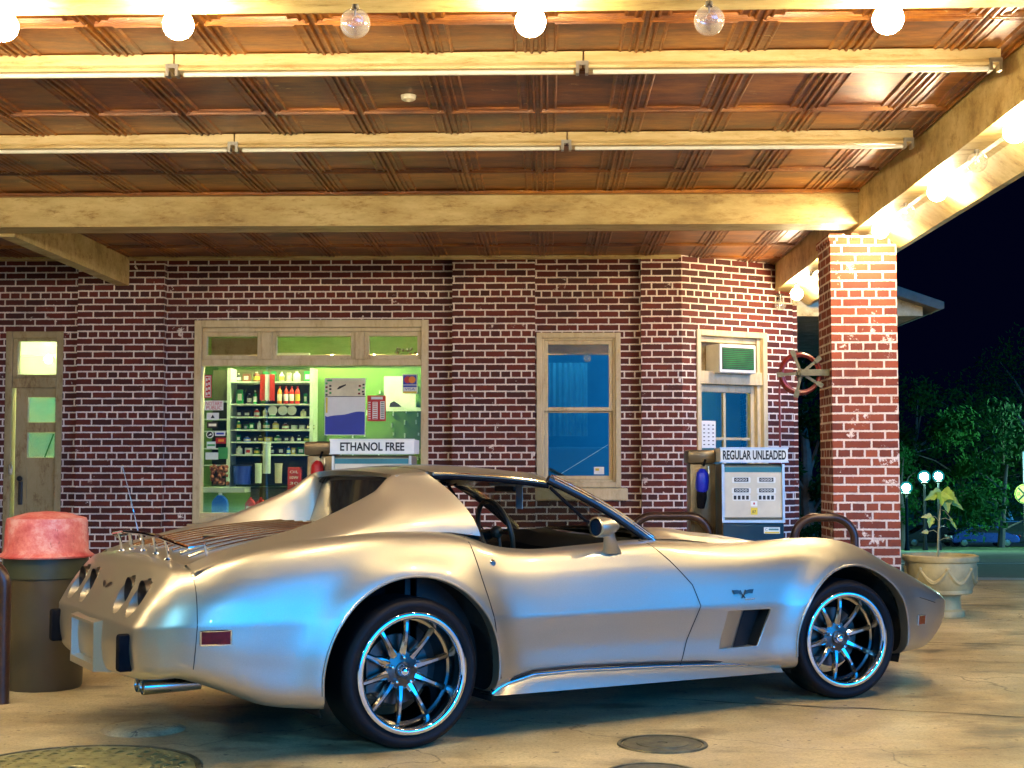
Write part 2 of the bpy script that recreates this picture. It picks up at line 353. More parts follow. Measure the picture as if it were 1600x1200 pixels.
# control rows (bottom tuck, bottom edge, lower, crease, upper, shoulder, peak, inner edge) at each station rear -> front
K = [
 [(-1.00,.86,.36),(-1.110,.86,.335),(-1.138,.86,.44),(-1.130,.86,.545),(-1.085,.86,.630),(-1.040,.86,.705),(-.985,.86,.782),(-.935,.86,.802)],
 [(-1.00,.50,.36),(-1.105,.50,.335),(-1.130,.50,.44),(-1.120,.50,.545),(-1.075,.50,.630),(-1.032,.50,.705),(-.980,.50,.776),(-.935,.50,.796)],
 [(-.98,.36,.36),(-1.102,.34,.342),(-1.130,.33,.44),(-1.124,.32,.546),(-1.076,.325,.630),(-1.026,.33,.703),(-.974,.35,.770),(-.932,.39,.788)],
 [(-.96,.32,.36),(-1.090,.240,.348),(-1.116,.225,.45),(-1.112,.218,.547),(-1.064,.222,.633),(-1.014,.232,.704),(-.960,.255,.764),(-.924,.31,.780)],
 [(-.95,.31,.36),(-1.045,.170,.356),(-1.064,.158,.45),(-1.058,.150,.552),(-1.022,.160,.638),(-.984,.184,.710),(-.940,.222,.764),(-.908,.28,.780)],
 [(-.93,.30,.35),(-.965,.105,.372),(-.965,.085,.465),(-.955,.075,.562),(-.940,.10,.650),(-.925,.14,.722),(-.905,.19,.765),(-.88,.24,.782)],
 [(-.80,.28,.30),(-.80,.060,.318),(-.80,.035,.43),(-.80,.028,.565),(-.80,.045,.655),(-.79,.08,.735),(-.78,.13,.797),(-.76,.21,.822)],
 [(-.62,.26,.23),(-.62,.040,.245),(-.60,.015,.39),(-.60,.008,.563),(-.60,.022,.655),(-.60,.055,.755),(-.60,.115,.838),(-.58,.20,.862)],
 [(-.35,.25,.20),(-.35,.030,.215),(-.35,.005,.37),(-.35,.000,.558),(-.35,.012,.660),(-.35,.042,.775),(-.35,.105,.868),(-.35,.19,.892)],
 [(0,.25,.19),(0,.025,.21),(0,-.002,.37),(0,-.008,.548),(0,.004,.660),(0,.034,.785),(0,.100,.888),(0,.18,.910)],
 [(.30,.25,.19),(.30,.030,.215),(.30,.008,.37),(.30,.000,.532),(.30,.014,.645),(.30,.045,.770),(.30,.102,.862),(.30,.17,.888)],
 [(.48,.25,.20),(.48,.045,.235),(.48,.028,.375),(.48,.010,.526),(.48,.030,.625),(.48,.068,.735),(.48,.115,.808),(.48,.165,.830)],
 [(.62,.25,.20),(.62,.050,.245),(.62,.034,.38),(.62,.012,.525),(.62,.038,.620),(.62,.078,.725),(.62,.122,.795),(.62,.165,.811)],
 [(.95,.25,.20),(.95,.050,.245),(.95,.036,.38),(.95,.014,.523),(.95,.040,.620),(.95,.078,.728),(.95,.122,.800),(.95,.172,.818)],
 [(1.25,.25,.20),(1.25,.050,.235),(1.25,.034,.38),(1.25,.010,.520),(1.25,.034,.620),(1.25,.070,.730),(1.25,.115,.808),(1.25,.19,.832)],
 [(1.55,.25,.20),(1.55,.045,.22),(1.55,.026,.37),(1.55,.002,.515),(1.55,.020,.620),(1.55,.055,.720),(1.55,.110,.790),(1.55,.25,.822)],
 [(1.85,.25,.19),(1.85,.030,.205),(1.85,.010,.36),(1.85,-.010,.512),(1.85,.005,.620),(1.85,.045,.722),(1.85,.115,.787),(1.85,.31,.792)],
 [(2.10,.25,.19),(2.10,.025,.20),(2.10,.000,.36),(2.10,-.018,.510),(2.10,-.004,.620),(2.10,.038,.730),(2.10,.125,.801),(2.10,.35,.766)],
 [(2.30,.25,.19),(2.30,.025,.20),(2.30,.000,.36),(2.30,-.020,.508),(2.30,-.006,.620),(2.30,.036,.737),(2.30,.135,.811),(2.30,.37,.750)],
 [(2.53,.25,.19),(2.53,.025,.20),(2.53,.000,.36),(2.53,-.020,.505),(2.53,-.006,.610),(2.53,.040,.725),(2.53,.150,.800),(2.53,.39,.724)],
 [(2.72,.25,.19),(2.72,.025,.21),(2.72,.002,.36),(2.72,-.016,.502),(2.72,.000,.592),(2.72,.050,.690),(2.72,.165,.757),(2.72,.41,.684)],
 [(2.90,.25,.19),(2.90,.030,.228),(2.90,.008,.36),(2.90,-.006,.496),(2.90,.010,.560),(2.90,.065,.630),(2.90,.185,.680),(2.90,.43,.628)],
 [(3.08,.28,.20),(3.06,.045,.232),(3.08,.025,.35),(3.08,.014,.484),(3.08,.030,.525),(3.08,.090,.572),(3.09,.215,.602),(3.09,.45,.566)],
 [(3.18,.34,.21),(3.18,.100,.240),(3.24,.075,.34),(3.25,.066,.462),(3.245,.085,.488),(3.24,.145,.515),(3.235,.265,.533),(3.235,.48,.512)],
 [(3.24,.42,.22),(3.27,.200,.252),(3.35,.170,.34),(3.365,.160,.440),(3.355,.175,.460),(3.345,.225,.478),(3.335,.330,.490),(3.33,.52,.478)],
 [(3.28,.52,.22),(3.34,.340,.258),(3.43,.320,.345),(3.450,.310,.425),(3.440,.320,.442),(3.425,.355,.456),(3.405,.430,.464),(3.40,.58,.458)],
 [(3.32,.66,.22),(3.38,.560,.262),(3.48,.550,.345),(3.505,.550,.415),(3.495,.550,.430),(3.48,.560,.442),(3.455,.600,.450),(3.44,.68,.447)],
 [(3.34,.86,.22),(3.40,.860,.262),(3.50,.860,.345),(3.530,.860,.412),(3.520,.860,.427),(3.505,.860,.438),(3.48,.860,.446),(3.46,.86,.445)],
]
def hermite(P, s, S):
    """non-uniform Catmull-Rom through P at parameters S"""
    n = len(S); i = int(np.clip(np.searchsorted(S, s, side='right')-1, 0, n-2))
    def tan(j):
        if j == 0: return (P[1]-P[0])/(S[1]-S[0])
        if j == n-1: return (P[-1]-P[-2])/(S[-1]-S[-2])
        d0 = (P[j]-P[j-1])/(S[j]-S[j-1]); d1 = (P[j+1]-P[j])/(S[j+1]-S[j]); h0 = S[j]-S[j-1]; h1 = S[j+1]-S[j]
        return (d0*h1+d1*h0)/(h0+h1)
    h = S[i+1]-S[i]; t = (s-S[i])/h
    return (2*t**3-3*t*t+1)*P[i]+(t**3-2*t*t+t)*h*tan(i)+(-2*t**3+3*t*t)*P[i+1]+(t**3-t*t)*h*tan(i+1)
KA = np.array(K)
SS = np.concatenate([[0], np.cumsum(np.linalg.norm(np.diff(KA[:, 3], axis=0), axis=1))])
TT_lo = np.array([0, .45, 1.0, 1.9]); TT_hi = np.array([0, .9, 1.9, 2.8, 3.7])
def side_col(s):
    c = np.array([hermite(KA[:, r], s, SS) for r in range(8)])
    lo = c[:4]; hi = c[3:]
    def arcs(q): d = np.linalg.norm(np.diff(q, axis=0), axis=1); return np.concatenate([[0], np.cumsum(np.maximum(d, 1e-4))])
    a, b = arcs(lo), arcs(hi)
    L = [hermite(lo, x, a) for x in np.linspace(0, a[-1], 26)]
    Hh = [hermite(hi, x, b) for x in np.linspace(0, b[-1], 30)]
    return np.array(L+Hh[1:])
REAR, FRONT = (0.0, .306, .412), (2.50, .29, .384)
def flare(p):
    u, v, w_ = p
    if v > .25: return p
    for cu_, cw, rr in (REAR, FRONT):
        d = math.hypot(u-cu_, w_-cw)
        k = math.exp(-((max(d-rr, 0))/.085)**2) if d > rr-.25 else 0
        if cu_ == 0 or True:
            v -= .034*k*max(0, min(1, (.25-v)/.12))
    return np.array([u, v, w_])
ns = 430
svals = np.linspace(0, SS[-1], ns)
cols = []
for s_ in svals:
    cols.append(np.array([flare(p) for p in side_col(s_)]))
# top surfaces: centre line heights
def interp(x, pts): return float(np.interp(x, [p[0] for p in pts], [p[1] for p in pts]))
def sm(t): t = min(1, max(0, t)); return t*t*(3-2*t)
def ubase(v): return 1.33+.27*(1-min(1, abs(v-VC)/.66)**2)
WCR = [(-.95,.802),(-.8,.832),(-.6,.864),(-.35,.893),(-.1,.908),(.1,.914)]
WCH = [(1.3,.842),(1.6,.842),(1.95,.82),(2.2,.795),(2.5,.748),(2.72,.70),(2.9,.65),(3.09,.59),(3.235,.535),(3.33,.497),(3.40,.468),(3.44,.453),(3.46,.446)]
def top_rows(kind):
    rows = []
    for c in cols:
        p = c[-1]; u = p[0]
        if kind == 'deck' and not (u <= .06): continue
        if kind == 'hood' and not (u >= 1.28): continue
        if kind == 'deck' and abs(p[1]-VC) < 1e-4 and u > -.8: continue
        wc = interp(u, WCR if kind == 'deck' else WCH); row = []
        for j in range(0, 25):
            t = j/24; v = p[1]+(VC-p[1])*t
            ww = p[2]+(wc-p[2])*sm(t*1.15 if t < .87 else 1)
            uu = u
            if kind == 'hood':
                b = sm((.40-abs(v-VC))/.05)*.020*sm((2.9-u)/.5)
                ww += b; uu = u+(ubase(v)-1.28)*max(0, 1-(u-1.28)/.6)
            row.append((uu, v, ww))
        rows.append(row)
    return rows
def mir(p): return (p[0], 2*VC-p[1], p[2])
def body_mesh():
    b = MB(); b.grid(cols); b.grid([[mir(p) for p in c] for c in cols])
    for k in ('deck', 'hood'):
        rr = top_rows(k); b.grid(rr); b.grid([[mir(p) for p in c] for c in rr])
    bmesh.ops.remove_doubles(b.bm, verts=b.bm.verts[:], dist=.0006)
    bmesh.ops.dissolve_degenerate(b.bm, dist=.0002, edges=b.bm.edges[:])
    bmesh.ops.triangulate(b.bm, faces=[f for f in b.bm.faces if len(f.verts) > 4])
    bmesh.ops.recalc_face_normals(b.bm, faces=b.bm.faces[:])
    return b
B = body_mesh(); bm = B.bm
def cut_circle(bm, fn, rr, inside_geo, snapd=.009, ret=.045, rdir=Vector((0, 1, 0)), keep=None):
    """remove faces inside a circle fn(co)->(a,b) relative to centre, snap the rim, turn the edge inwards"""
    dele = []
    for f in bm.faces:
        c = f.calc_center_median()
        if inside_geo(c) and math.hypot(*fn(c)) < rr: dele.append(f)
    bmesh.ops.delete(bm, geom=dele, context='FACES')
    rim = [v for v in bm.verts if v.is_boundary and inside_geo(v.co) and abs(math.hypot(*fn(v.co))-rr) < .035]
    return rim
def circ_faces(f, fn, inside_geo, rr):
    return inside_geo(f.calc_center_median()) and math.hypot(*fn(f.calc_center_median())) < rr
def make_hole(bm, cu_, cw, rr, near, axis='v', ret=.05):
    # project: shift vertices near the circle onto it first, then delete what is inside, then extrude the rim
    yy = (lambda v: v < .30) if near else (lambda v: v > 2*VC-.30)
    def rad(co): return math.hypot(co[0]-cu_, co[2]-cw)
    for v in bm.verts:
        if not yy(v.co[1]) or v.co[1] > .22 and near or (not near and v.co[1] < 2*VC-.22): continue
        d = rad(v.co)
        if abs(d-rr) < .0065 and d > 0:
            k = rr/d; v.co[0] = cu_+(v.co[0]-cu_)*k; v.co[2] = cw+(v.co[2]-cw)*k
    dele = [f for f in bm.faces if yy(f.calc_center_median()[1]) and rad(f.calc_center_median()) < rr-.0005]
    bmesh.ops.delete(bm, geom=dele, context='FACES')
    rim = [e for e in bm.edges if e.is_boundary and all(yy(v.co[1]) and rr-.02 < rad(v.co) < rr+.02 for v in e.verts)]
    for e in rim:
        for v in e.verts:
            d = rad(v.co); k = rr/d; v.co[0] = cu_+(v.co[0]-cu_)*k; v.co[2] = cw+(v.co[2]-cw)*k
    r = bmesh.ops.extrude_edge_only(bm, edges=rim)
    nv = [g for g in r['geom'] if isinstance(g, bmesh.types.BMVert)]
    for v in nv: v.co[1] += ret if near else -ret
for near in (True, False):
    for (a, b_, c_) in (REAR, FRONT): make_hole(bm, a, b_, c_, near)
# tail lamp recesses in the rear fascia
LAMPS = [.375, .575]; LW, LR = .652, .068
def lamp_hole(bm, vc):
    def rad(co): return math.hypot(co[1]-vc, (co[2]-LW)*.88)
    reg = lambda co: co[0] < -.93 and .56 < co[2] < .765
    for v in bm.verts:
        if reg(v.co):
            d = rad(v.co)
            if abs(d-LR) < .006 and d > 0: k = LR/d; v.co[1] = vc+(v.co[1]-vc)*k; v.co[2] = LW+(v.co[2]-LW)*k
    dele = [f for f in bm.faces if reg(f.calc_center_median()) and rad(f.calc_center_median()) < LR]
    bmesh.ops.delete(bm, geom=dele, context='FACES')
    rim = [e for e in bm.edges if e.is_boundary and all(reg(v.co) and rad(v.co) < LR+.02 for v in e.verts)]
    for e in rim:
        for v in e.verts: d = rad(v.co); k = LR/d; v.co[1] = vc+(v.co[1]-vc)*k; v.co[2] = LW+(v.co[2]-LW)*k
    r = bmesh.ops.extrude_edge_only(bm, edges=rim)
    for g in r['geom']:
        if isinstance(g, bmesh.types.BMVert): g.co[0] = max(g.co[0], -1.04)+.075; g.co[2] += (g.co[2]-LW)*-.12
for v_ in LAMPS: lamp_hole(bm, v_); lamp_hole(bm, 2*VC-v_)
# cut door, bumper outlines
def bis(faces, p, n):
    geom = list(faces)+list({e for f in faces for e in f.edges})+list({v for f in faces for v in f.verts})
    bmesh.ops.bisect_plane(bm, geom=geom, plane_co=p, plane_no=n, dist=1e-5)
DOOR = [(.312,.895),(.345,.70),(.386,.50),(.426,.262),(1.435,.240),(1.470,.36),(1.535,.52),(1.500,.62),(1.40,.735),(1.285,.845)]
def inpoly(x, y, P):
    c = False; n = len(P)
    for i in range(n):
        x1, y1 = P[i]; x2, y2 = P[(i+1) % n]
        if (y1 > y) != (y2 > y) and x < (x2-x1)*(y-y1)/(y2-y1)+x1: c = not c
    return c
def isside(co): return co[1] < .24 or co[1] > 2*VC-.24
for (a, b_) in zip(DOOR, DOOR[1:]):
    if a == DOOR[3]: continue
    d = Vector((b_[0]-a[0], 0, b_[1]-a[1])); nrm = Vector((d.z, 0, -d.x)).normalized()
    lo, hi = min(a[1], b_[1]), max(a[1], b_[1])
    fs = [f for f in bm.faces if isside(f.calc_center_median()) and lo-.012 < f.calc_center_median()[2] < hi+.012 and abs((f.calc_center_median()-Vector((a[0], f.calc_center_median()[1], a[1]))).dot(nrm)) < .03 and min(a[0], b_[0])-.05 < f.calc_center_median()[0] < max(a[0], b_[0])+.05]
    bis(fs, Vector((a[0], 0, a[1])), nrm)
bis([f for f in bm.faces if abs(f.calc_center_median()[0]+.925) < .04 and isside(f.calc_center_median()) and f.calc_center_median()[2] < .79], Vector((-.925, 0, .5)), Vector((1, 0, .05)))
FB = lambda co: co[0] > 2.97 and co[2] < .415+max(0, 3.3-co[0])*.25
def split(fn):
    fs = [f for f in bm.faces if fn(f.calc_center_median())]
    g = bmesh.ops.duplicate(bm, geom=fs); nb = bmesh.new(); vm = {}
    newf = [x for x in g['geom'] if isinstance(x, bmesh.types.BMFace)]
    for f in newf:
        for v in f.verts:
            if v not in vm: vm[v] = nb.verts.new(v.co)
    for f in newf: nb.faces.new([vm[v] for v in f.verts])
    bmesh.ops.delete(bm, geom=newf, context='FACES'); bmesh.ops.delete(bm, geom=fs, context='FACES')
    m_ = MB(); m_.bm.free(); m_.bm = nb; return m_
BV = BVHTree.FromBMesh(bm)
def surf(u, w_, near=True, off=.0):
    h = BV.ray_cast(Vector((u, -1 if near else 2*VC+1, w_)), Vector((0, 1 if near else -1, 0)))
    v = h[0][1] if h[0] is not None else (.05 if near else 2*VC-.05)
    return Vector((u, v+(-off if near else off), w_))
def surf_top(u, v, off=0):
    h = BV.ray_cast(Vector((u, v, 2)), Vector((0, 0, -1))); return Vector((u, v, (h[0][2] if h[0] is not None else .8)+off))
def surf_rear(v, w_, off=0):
    h = BV.ray_cast(Vector((-3, v, w_)), Vector((1, 0, 0))); return Vector(((h[0][0] if h[0] is not None else -1.1)-off, v, w_))
VPOLY = [(1.70,.487),(1.955,.487),(1.955,.472),(1.888,.305),(1.66,.305)]
for (a, b_) in zip(VPOLY, VPOLY[1:]+VPOLY[:1]):
    d = Vector((b_[0]-a[0], 0, b_[1]-a[1])); nrm = Vector((d.z, 0, -d.x)).normalized()
    bis([f for f in bm.faces if isside(f.calc_center_median()) and 1.60 < f.calc_center_median()[0] < 2.0 and .28 < f.calc_center_median()[2] < .51], Vector((a[0], 0, a[1])), nrm)
bmesh.ops.delete(bm, geom=[f for f in bm.faces if isside(f.calc_center_median()) and inpoly(f.calc_center_median()[0], f.calc_center_median()[2], VPOLY)], context='FACES')
doors = []
for near in (True, False):
    d = split(lambda c: (c[1] < .24 if near else c[1] > 2*VC-.24) and inpoly(c[0], c[2], DOOR))
    doors.append(d.build('door', 'silver_paint', CAR, True, angle=28))
rb = split(lambda c: c[0]+.05*(c[2]-.5) < -.925 and c[2] < .80).build('rear_bumper', 'silver_paint', CAR, True, angle=28)
fb = split(lambda c: FB(c)).build('front_bumper', 'silver_paint', CAR, True, angle=28)
hd = split(lambda c: c[0] > 1.35 and abs(c[1]-VC) < .50 and c[2] > .5 and c[0] < 3.3 and abs(c[1]-VC) < .62-.06*(c[0]-1.3)).build('hood', 'silver_paint', CAR, True, angle=28)
body = B.build('body', 'silver_paint', CAR, True, angle=28)
# shut lines: thin dark ribbons following the skin
def ribbon(pts, half, name, mat, parent, w_axis=None):
    b = MB(); rows = []
    for i, p in enumerate(pts):
        t = (pts[min(i+1, len(pts)-1)]-pts[max(i-1, 0)]).normalized()
        n = Vector((0, -1 if p[1] < VC else 1, 0.0)) if w_axis is None else w_axis
        s_ = t.cross(n).normalized()*half; rows.append([p-s_, p+s_])
    b.grid(rows); return b.build(name, mat, parent)
def poly_on_side(P, near, off=.0012, step=.02):
    out = []
    for a, b_ in zip(P, P[1:]):
        n = max(2, int(math.hypot(b_[0]-a[0], b_[1]-a[1])/step))
        for k in range(n): t = k/n; out.append(surf(a[0]+(b_[0]-a[0])*t, a[1]+(b_[1]-a[1])*t, near, off))
    out.append(surf(*P[-1], near, off)); return out
for near in (True, False):
    dr = doors[0 if near else 1]
    ribbon(poly_on_side(DOOR[:4], near), .0026, 'door_gap', 'gap', dr)
    ribbon(poly_on_side(DOOR[4:], near), .0026, 'door_gap', 'gap', dr)
    ribbon(poly_on_side([(-.925,.39),(-.920,.50),(-.915,.60),(-.905,.755)], near), .0018, 'bumper_gap', 'gap', rb)
    ribbon(poly_on_side([(3.0,.415+.075),(3.05,.478),(3.15,.453)], near), .0018, 'bumper_gap', 'gap', fb)
    # side marker lamps
    for (u0, u1, w0, w1, mt, nm) in ((-.905,-.79,.485,.540,'dark_red_lens','side_marker_lamp'), (2.99,3.055,.345,.395,'amber_lens','side_marker_lamp')):
        b = MB(); b.grid([[surf(u, w_, near, .006) for w_ in (w0, (w0+w1)/2, w1)] for u in np.linspace(u0, u1, 5)])
        o_ = b.build(nm, mt, CAR)
        b = MB(); loop = [surf(u, w0, near, .004) for u in np.linspace(u0, u1, 5)]+[surf(u, w1, near, .004) for u in np.linspace(u1, u0, 5)]
        b.tube(loop+[loop[0]], .0045, 6); b.build('frame', 'chrome' if mt == 'dark_red_lens' else 'silver_paint', o_, True)
    # fender vent behind the front wheel
    VP = [(1.64,.487),(1.955,.487),(1.955,.47),(1.885,.305),(1.60,.305)]
    b = MB(); rows = []
    for t in np.linspace(0, 1, 14):
        uu0 = 1.698+(1.957-1.698)*t; uu1 = 1.658+(1.890-1.658)*t; dep = -.0005-.075*t**1.15
        rows.append([surf(uu0, .487, near, dep), surf((uu0+uu1)/2, .396, near, dep), surf(uu1, .305, near, dep)])
    b.grid(rows); b.grid([rows[-1], [surf(1.957,.487,near,0), surf(1.9235,.396,near,0), surf(1.890,.305,near,0)]]); b.grid([[r_[0], surf(r_[0][0], .4875, near, .0005)] for r_ in rows]); b.grid([[r_[2], surf(r_[2][0], .3045, near, .0005)] for r_ in rows])
    vent = b.build('fender_vent', 'silver_paint', CAR, True)
    sgn = 1 if near else -1
    # vent mouth: dark sheet painting the shade of the deep end, and lips
    b = MB(); b.grid([[p+Vector((-.001, -.003*sgn, 0)) for p in r_] for r_ in rows[6:]])
    b.grid([[surf(1.955,.485,near,-.004), surf(1.9215,.396,near,-.004), surf(1.888,.307,near,-.004)], [p+Vector((-.003, -.003*sgn, 0)) for p in rows[-1]]])
    b.build('vent_shade', 'gap', vent)
    b = MB(); b.tube([surf(1.68,.488,near,.0), surf(1.80,.488,near,.0), surf(1.90,.488,near,.0), surf(1.954,.488,near,.0), surf(1.958,.475,near,.0), surf(1.925,.39,near,.0), surf(1.892,.309,near,.0), surf(1.884,.304,near,.0), surf(1.74,.304,near,.0), surf(1.65,.304,near,.0)], [.001,.002,.003,.004,.004,.004,.004,.004,.0025,.001], 8)
    b.build('lip', 'silver_paint', vent, True)
    # crossed flag badge
    b = MB(); c0 = surf(1.79,.568,near,.004)
    for k in (-1, 1):
        def bp(x, z): p = surf(1.79+x, .568+z, near, .004); return p
        b.tube([bp(-.010*k, -.022), bp(.006*k, -.006), bp(.016*k, .016)], .0028, 6)
        f_ = [bp(.008*k, -.006), bp(.030*k, .000), bp(.054*k, -.002), bp(.064*k, .018), bp(.038*k, .018), bp(.018*k, .014)]
        g_ = [p+Vector((0, -.003 if near else .003, 0)) for p in f_]
        b.bm.faces.new([b.bm.verts.new(p) for p in g_]); b.grid([f_+f_[:1], g_+g_[:1]])
    b.tube([surf(1.80,.537,near,.003), surf(1.86,.539,near,.003)], .0018, 6)
    b.build('badge', 'dark_metal', CAR)
    # key lock
    b = MB(); c = surf(.425,.758,near,.002); b.lathe([(1e-4,-.006),(.010,-.006),(.015,-.001),(.017,.006)], c, 'Y', 16); b.build('door_lock', 'chrome', dr, True)
    # sill trim and rocker panel
    SL = [(.40,.202),(.455,.236),(.614,.270),(.853,.272),(1.3,.257),(1.589,.243),(1.90,.222),(2.055,.206)]
    us = np.linspace(.40, 2.05, 40); yv = .035 if near else 2*VC-.035
    b = MB(); rows = []
    for u in us:
        top = interp(u, SL); bot = interp(u, [(.385,.188),(2.06,.168)])
        rows.append([(u, yv+sgn*.012, top+.004), (u, yv-sgn*.002, top-.012), (u, yv-sgn*.018, (top+bot)/2-.005), (u, yv-sgn*.030, bot), (u, yv+sgn*.10, bot)])
    b.grid(rows); rp = b.build('rocker_panel', 'cream_metal' if False else 'silver_paint', CAR, True)
    b = MB(); b.tube([(u, yv-sgn*.006, interp(u, SL)-.008) for u in us], .0060, 8); b.build('sill_trim', 'chrome', rp, True)
    b = MB(); b.tube([(u, yv-sgn*.003, interp(u, SL)+.006) for u in us], .0065, 6); b.build('rubber_strip', 'gap', rp, True)
for near in (True, False):
    for (cu_, cw, rr) in (REAR, FRONT):
        pts = []
        for a in np.linspace(-.12, math.pi+.12, 60):
            p = surf(cu_+(rr+.006)*math.cos(a), cw+(rr+.006)*math.sin(a), near, .001)
            if p.z > .22: pts.append(p)
        b = MB(); b.tube(pts, .0062, 8); b.build('arch_lip', 'silver_paint', CAR, True)
# inner liners of the wheel arches, underbody and cabin tub
for (cu_, cw, rr) in (REAR, FRONT):
    for near in (True, False):
        y0, y1 = (.035, .40) if near else (2*VC-.035, 2*VC-.40)
        rows = [[(cu_+(rr+.012)*math.cos(a), y, cw+(rr+.012)*math.sin(a)) for y in (y0, y1)] for a in np.linspace(-.35, math.pi+.35, 40)]
        b = MB(); b.grid(rows)
        c_ = [(cu_+(rr+.012)*math.cos(a), y1, cw+(rr+.012)*math.sin(a)) for a in np.linspace(-.35, math.pi+.35, 40)]
        for i in range(39): b.face([(cu_, y1, cw-.1), c_[i], c_[i+1]])
        b.build('wheel_well', 'wheel_well', CAR)
b = MB(); b.box((.46, .12, .17), (1.98, 1.60, .20)); b.box((-.95, .42, .30), (2.98, 1.30, .34)); b.box((-.9, .30, .34), (-.45, 1.42, .36)); b.box((-.43,.42,.18),(.43,1.30,.30)); b.box((2.2,.42,.16),(2.85,1.30,.3))
b.build('underbody', 'wheel_well', CAR)
# ---- sail panels with buttresses
SEAM = [(-.905,.768),(-.803,.800),(-.585,.852),(-.359,.886),(-.183,.900),(.061,.909),(.218,.900),(.335,.880)]
EDGE = [(-.905,.235,.784),(-.803,.262,.822),(-.62,.290,.868),(-.42,.315,.912),(-.30,.325,.948),(-.18,.335,.995),(-.08,.345,1.038),(0,.358,1.075),(.06,.372,1.112),(.11,.385,1.140),(.17,.385,1.156),(.335,.350,1.158)]
def sail(near):
    m = (lambda p: p) if near else mir
    b = MB(); rows = []
    for i in range(70):
        u0 = -.905+1.24*i/69
        sw = interp(u0, SEAM); ev = interp(u0, [(e[0], e[1]) for e in EDGE]); ew = interp(u0, [(e[0], e[2]) for e in EDGE])
        h = ew-sw; row = []
        for j in range(15):
            t = j/14
            v = .150+(ev-.150)*(t**1.25) - .012*math.sin(math.pi*t)*min(1, h/.1)
            ww = sw-.006+(ew-sw+.006)*(t**.92)
            # the front edge of the panel leans back towards the roof
            uu = u0-.10*max(0, (u0-.0)/.335)*t**2.2 + .075*max(0, u0/.335)*(1-t)
            row.append(m((uu, v, ww)))
        # round over and inner face
        wd = interp(u0, WCR)-.02
        e = row[-1]; ev2 = ev
        for dv, dw in ((.010, .004), (.024, .002), (.036, -.008)):
            row.append(m((m(e)[0] if not near else e[0], ev2+dv, ew+dw)))
        ue = e[0]
        if u0 < .20:
            for k in (.35, .7, 1.0):
                row.append(m((ue, ev2+.036+.055*k, ew-.008+(min(wd, ew-.012)-(ew-.008))*k)))
        else:
            for k in (.35, .7, 1.0): row.append(m((ue, ev2+.036+.02*k, ew-.008+.004*k)))
        rows.append(row)
    b.grid(rows); bmesh.ops.remove_doubles(b.bm, verts=b.bm.verts[:], dist=.0004)
    # smooth the polyline kinks
    bmesh.ops.smooth_vert(b.bm, verts=[v for v in b.bm.verts if not v.is_boundary], factor=.5, use_axis_x=True, use_axis_y=True, use_axis_z=True)
    bmesh.ops.smooth_vert(b.bm, verts=[v for v in b.bm.verts if not v.is_boundary], factor=.5, use_axis_x=True, use_axis_y=True, use_axis_z=True)
    return b
ROOF = empty('roof', parent=CAR)
for near in (True, False): sail(near).build('sail_panel', 'silver_paint', ROOF, True, angle=50)
def roofw(u, v):
    c = interp(u, [(0,1.150),(.10,1.166),(.2,1.178),(.35,1.189),(.5,1.190),(.65,1.184),(.85,1.166),(.95,1.152)])
    e = interp(u, [(0,1.12),(.10,1.142),(.2,1.157),(.35,1.158),(.5,1.150),(.65,1.140),(.85,1.118),(.95,1.102)])
    k = min(1, abs(v-VC)/.50); return c+(e-c)*k**2.6
def roof_patch(u0, u1, v0, v1, name, mat, drop=True, lift=0, nu=14, nv=22, parent=None):
    b = MB(); vs = np.linspace(v0, v1, nv)
    us = [u0+(u1-u0)*i/(nu-1) for i in range(nu)]
    rows = []
    for v in vs:
        row = [(u+(0 if u0 > .2 else (1-(u-u0)/(u1-u0))*.05*(1-(abs(v-VC)/.5)**2)*-1), v, roofw(u, v)+lift) for u in us]
        row = [(us[0]+.01, v, roofw(us[0], v)+lift-.022)]+row+[(us[-1]-.004, v, roofw(us[-1], v)+lift-.022)]
        rows.append(row)
    if drop:
        f = [(p[0], p[1]+.004, p[2]-.028) for p in rows[0]]; l = [(p[0], p[1]-.004, p[2]-.028) for p in rows[-1]]; rows = [f]+rows+[l]
    b.grid(rows); o = b.build(name, mat, parent or ROOF, True, angle=40); return o
roof_patch(.10, .262, .375, 2*VC-.375, 'roof_panel', 'silver_paint')
roof_patch(.272, .885, .80, .92, 't_bar', 'silver_paint', lift=.004, nv=8)
for a_, c_ in ((.348, .792), (2*VC-.792, 2*VC-.348)):
    tp = roof_patch(.272, .885, a_, c_, 'roof_hatch', 'silver_paint', lift=.002)
    ve = a_ if a_ < .5 else c_; sg = 1 if a_ < .5 else -1
    b = MB(); b.tube([(u, ve-sg*.002, roofw(u, ve)-.004) for u in np.linspace(.275, .885, 16)], .0055, 8); b.build('edge_trim', 'chrome', tp, True)
    b = MB(); b.tube([(u, ve+sg*.004, roofw(u, ve)-.022) for u in np.linspace(.262, .90, 16)], .010, 8); b.build('seal', 'rubber', tp, True)
b = MB(); rows = []
for v in np.linspace(.338, 2*VC-.338, 24):
    c = (1-(abs(v-VC)/.53)**2)*.07; z = roofw(.92, v)+.002
    rows.append([(.892+c*.4, v, z-.030), (.892+c*.3, v, z+.004), (.915+c, v, z), (.945+c, v, z-.014), (.935+c, v, z-.034)])
b.grid(rows); b.build('windshield_header', 'silver_paint', ROOF, True)
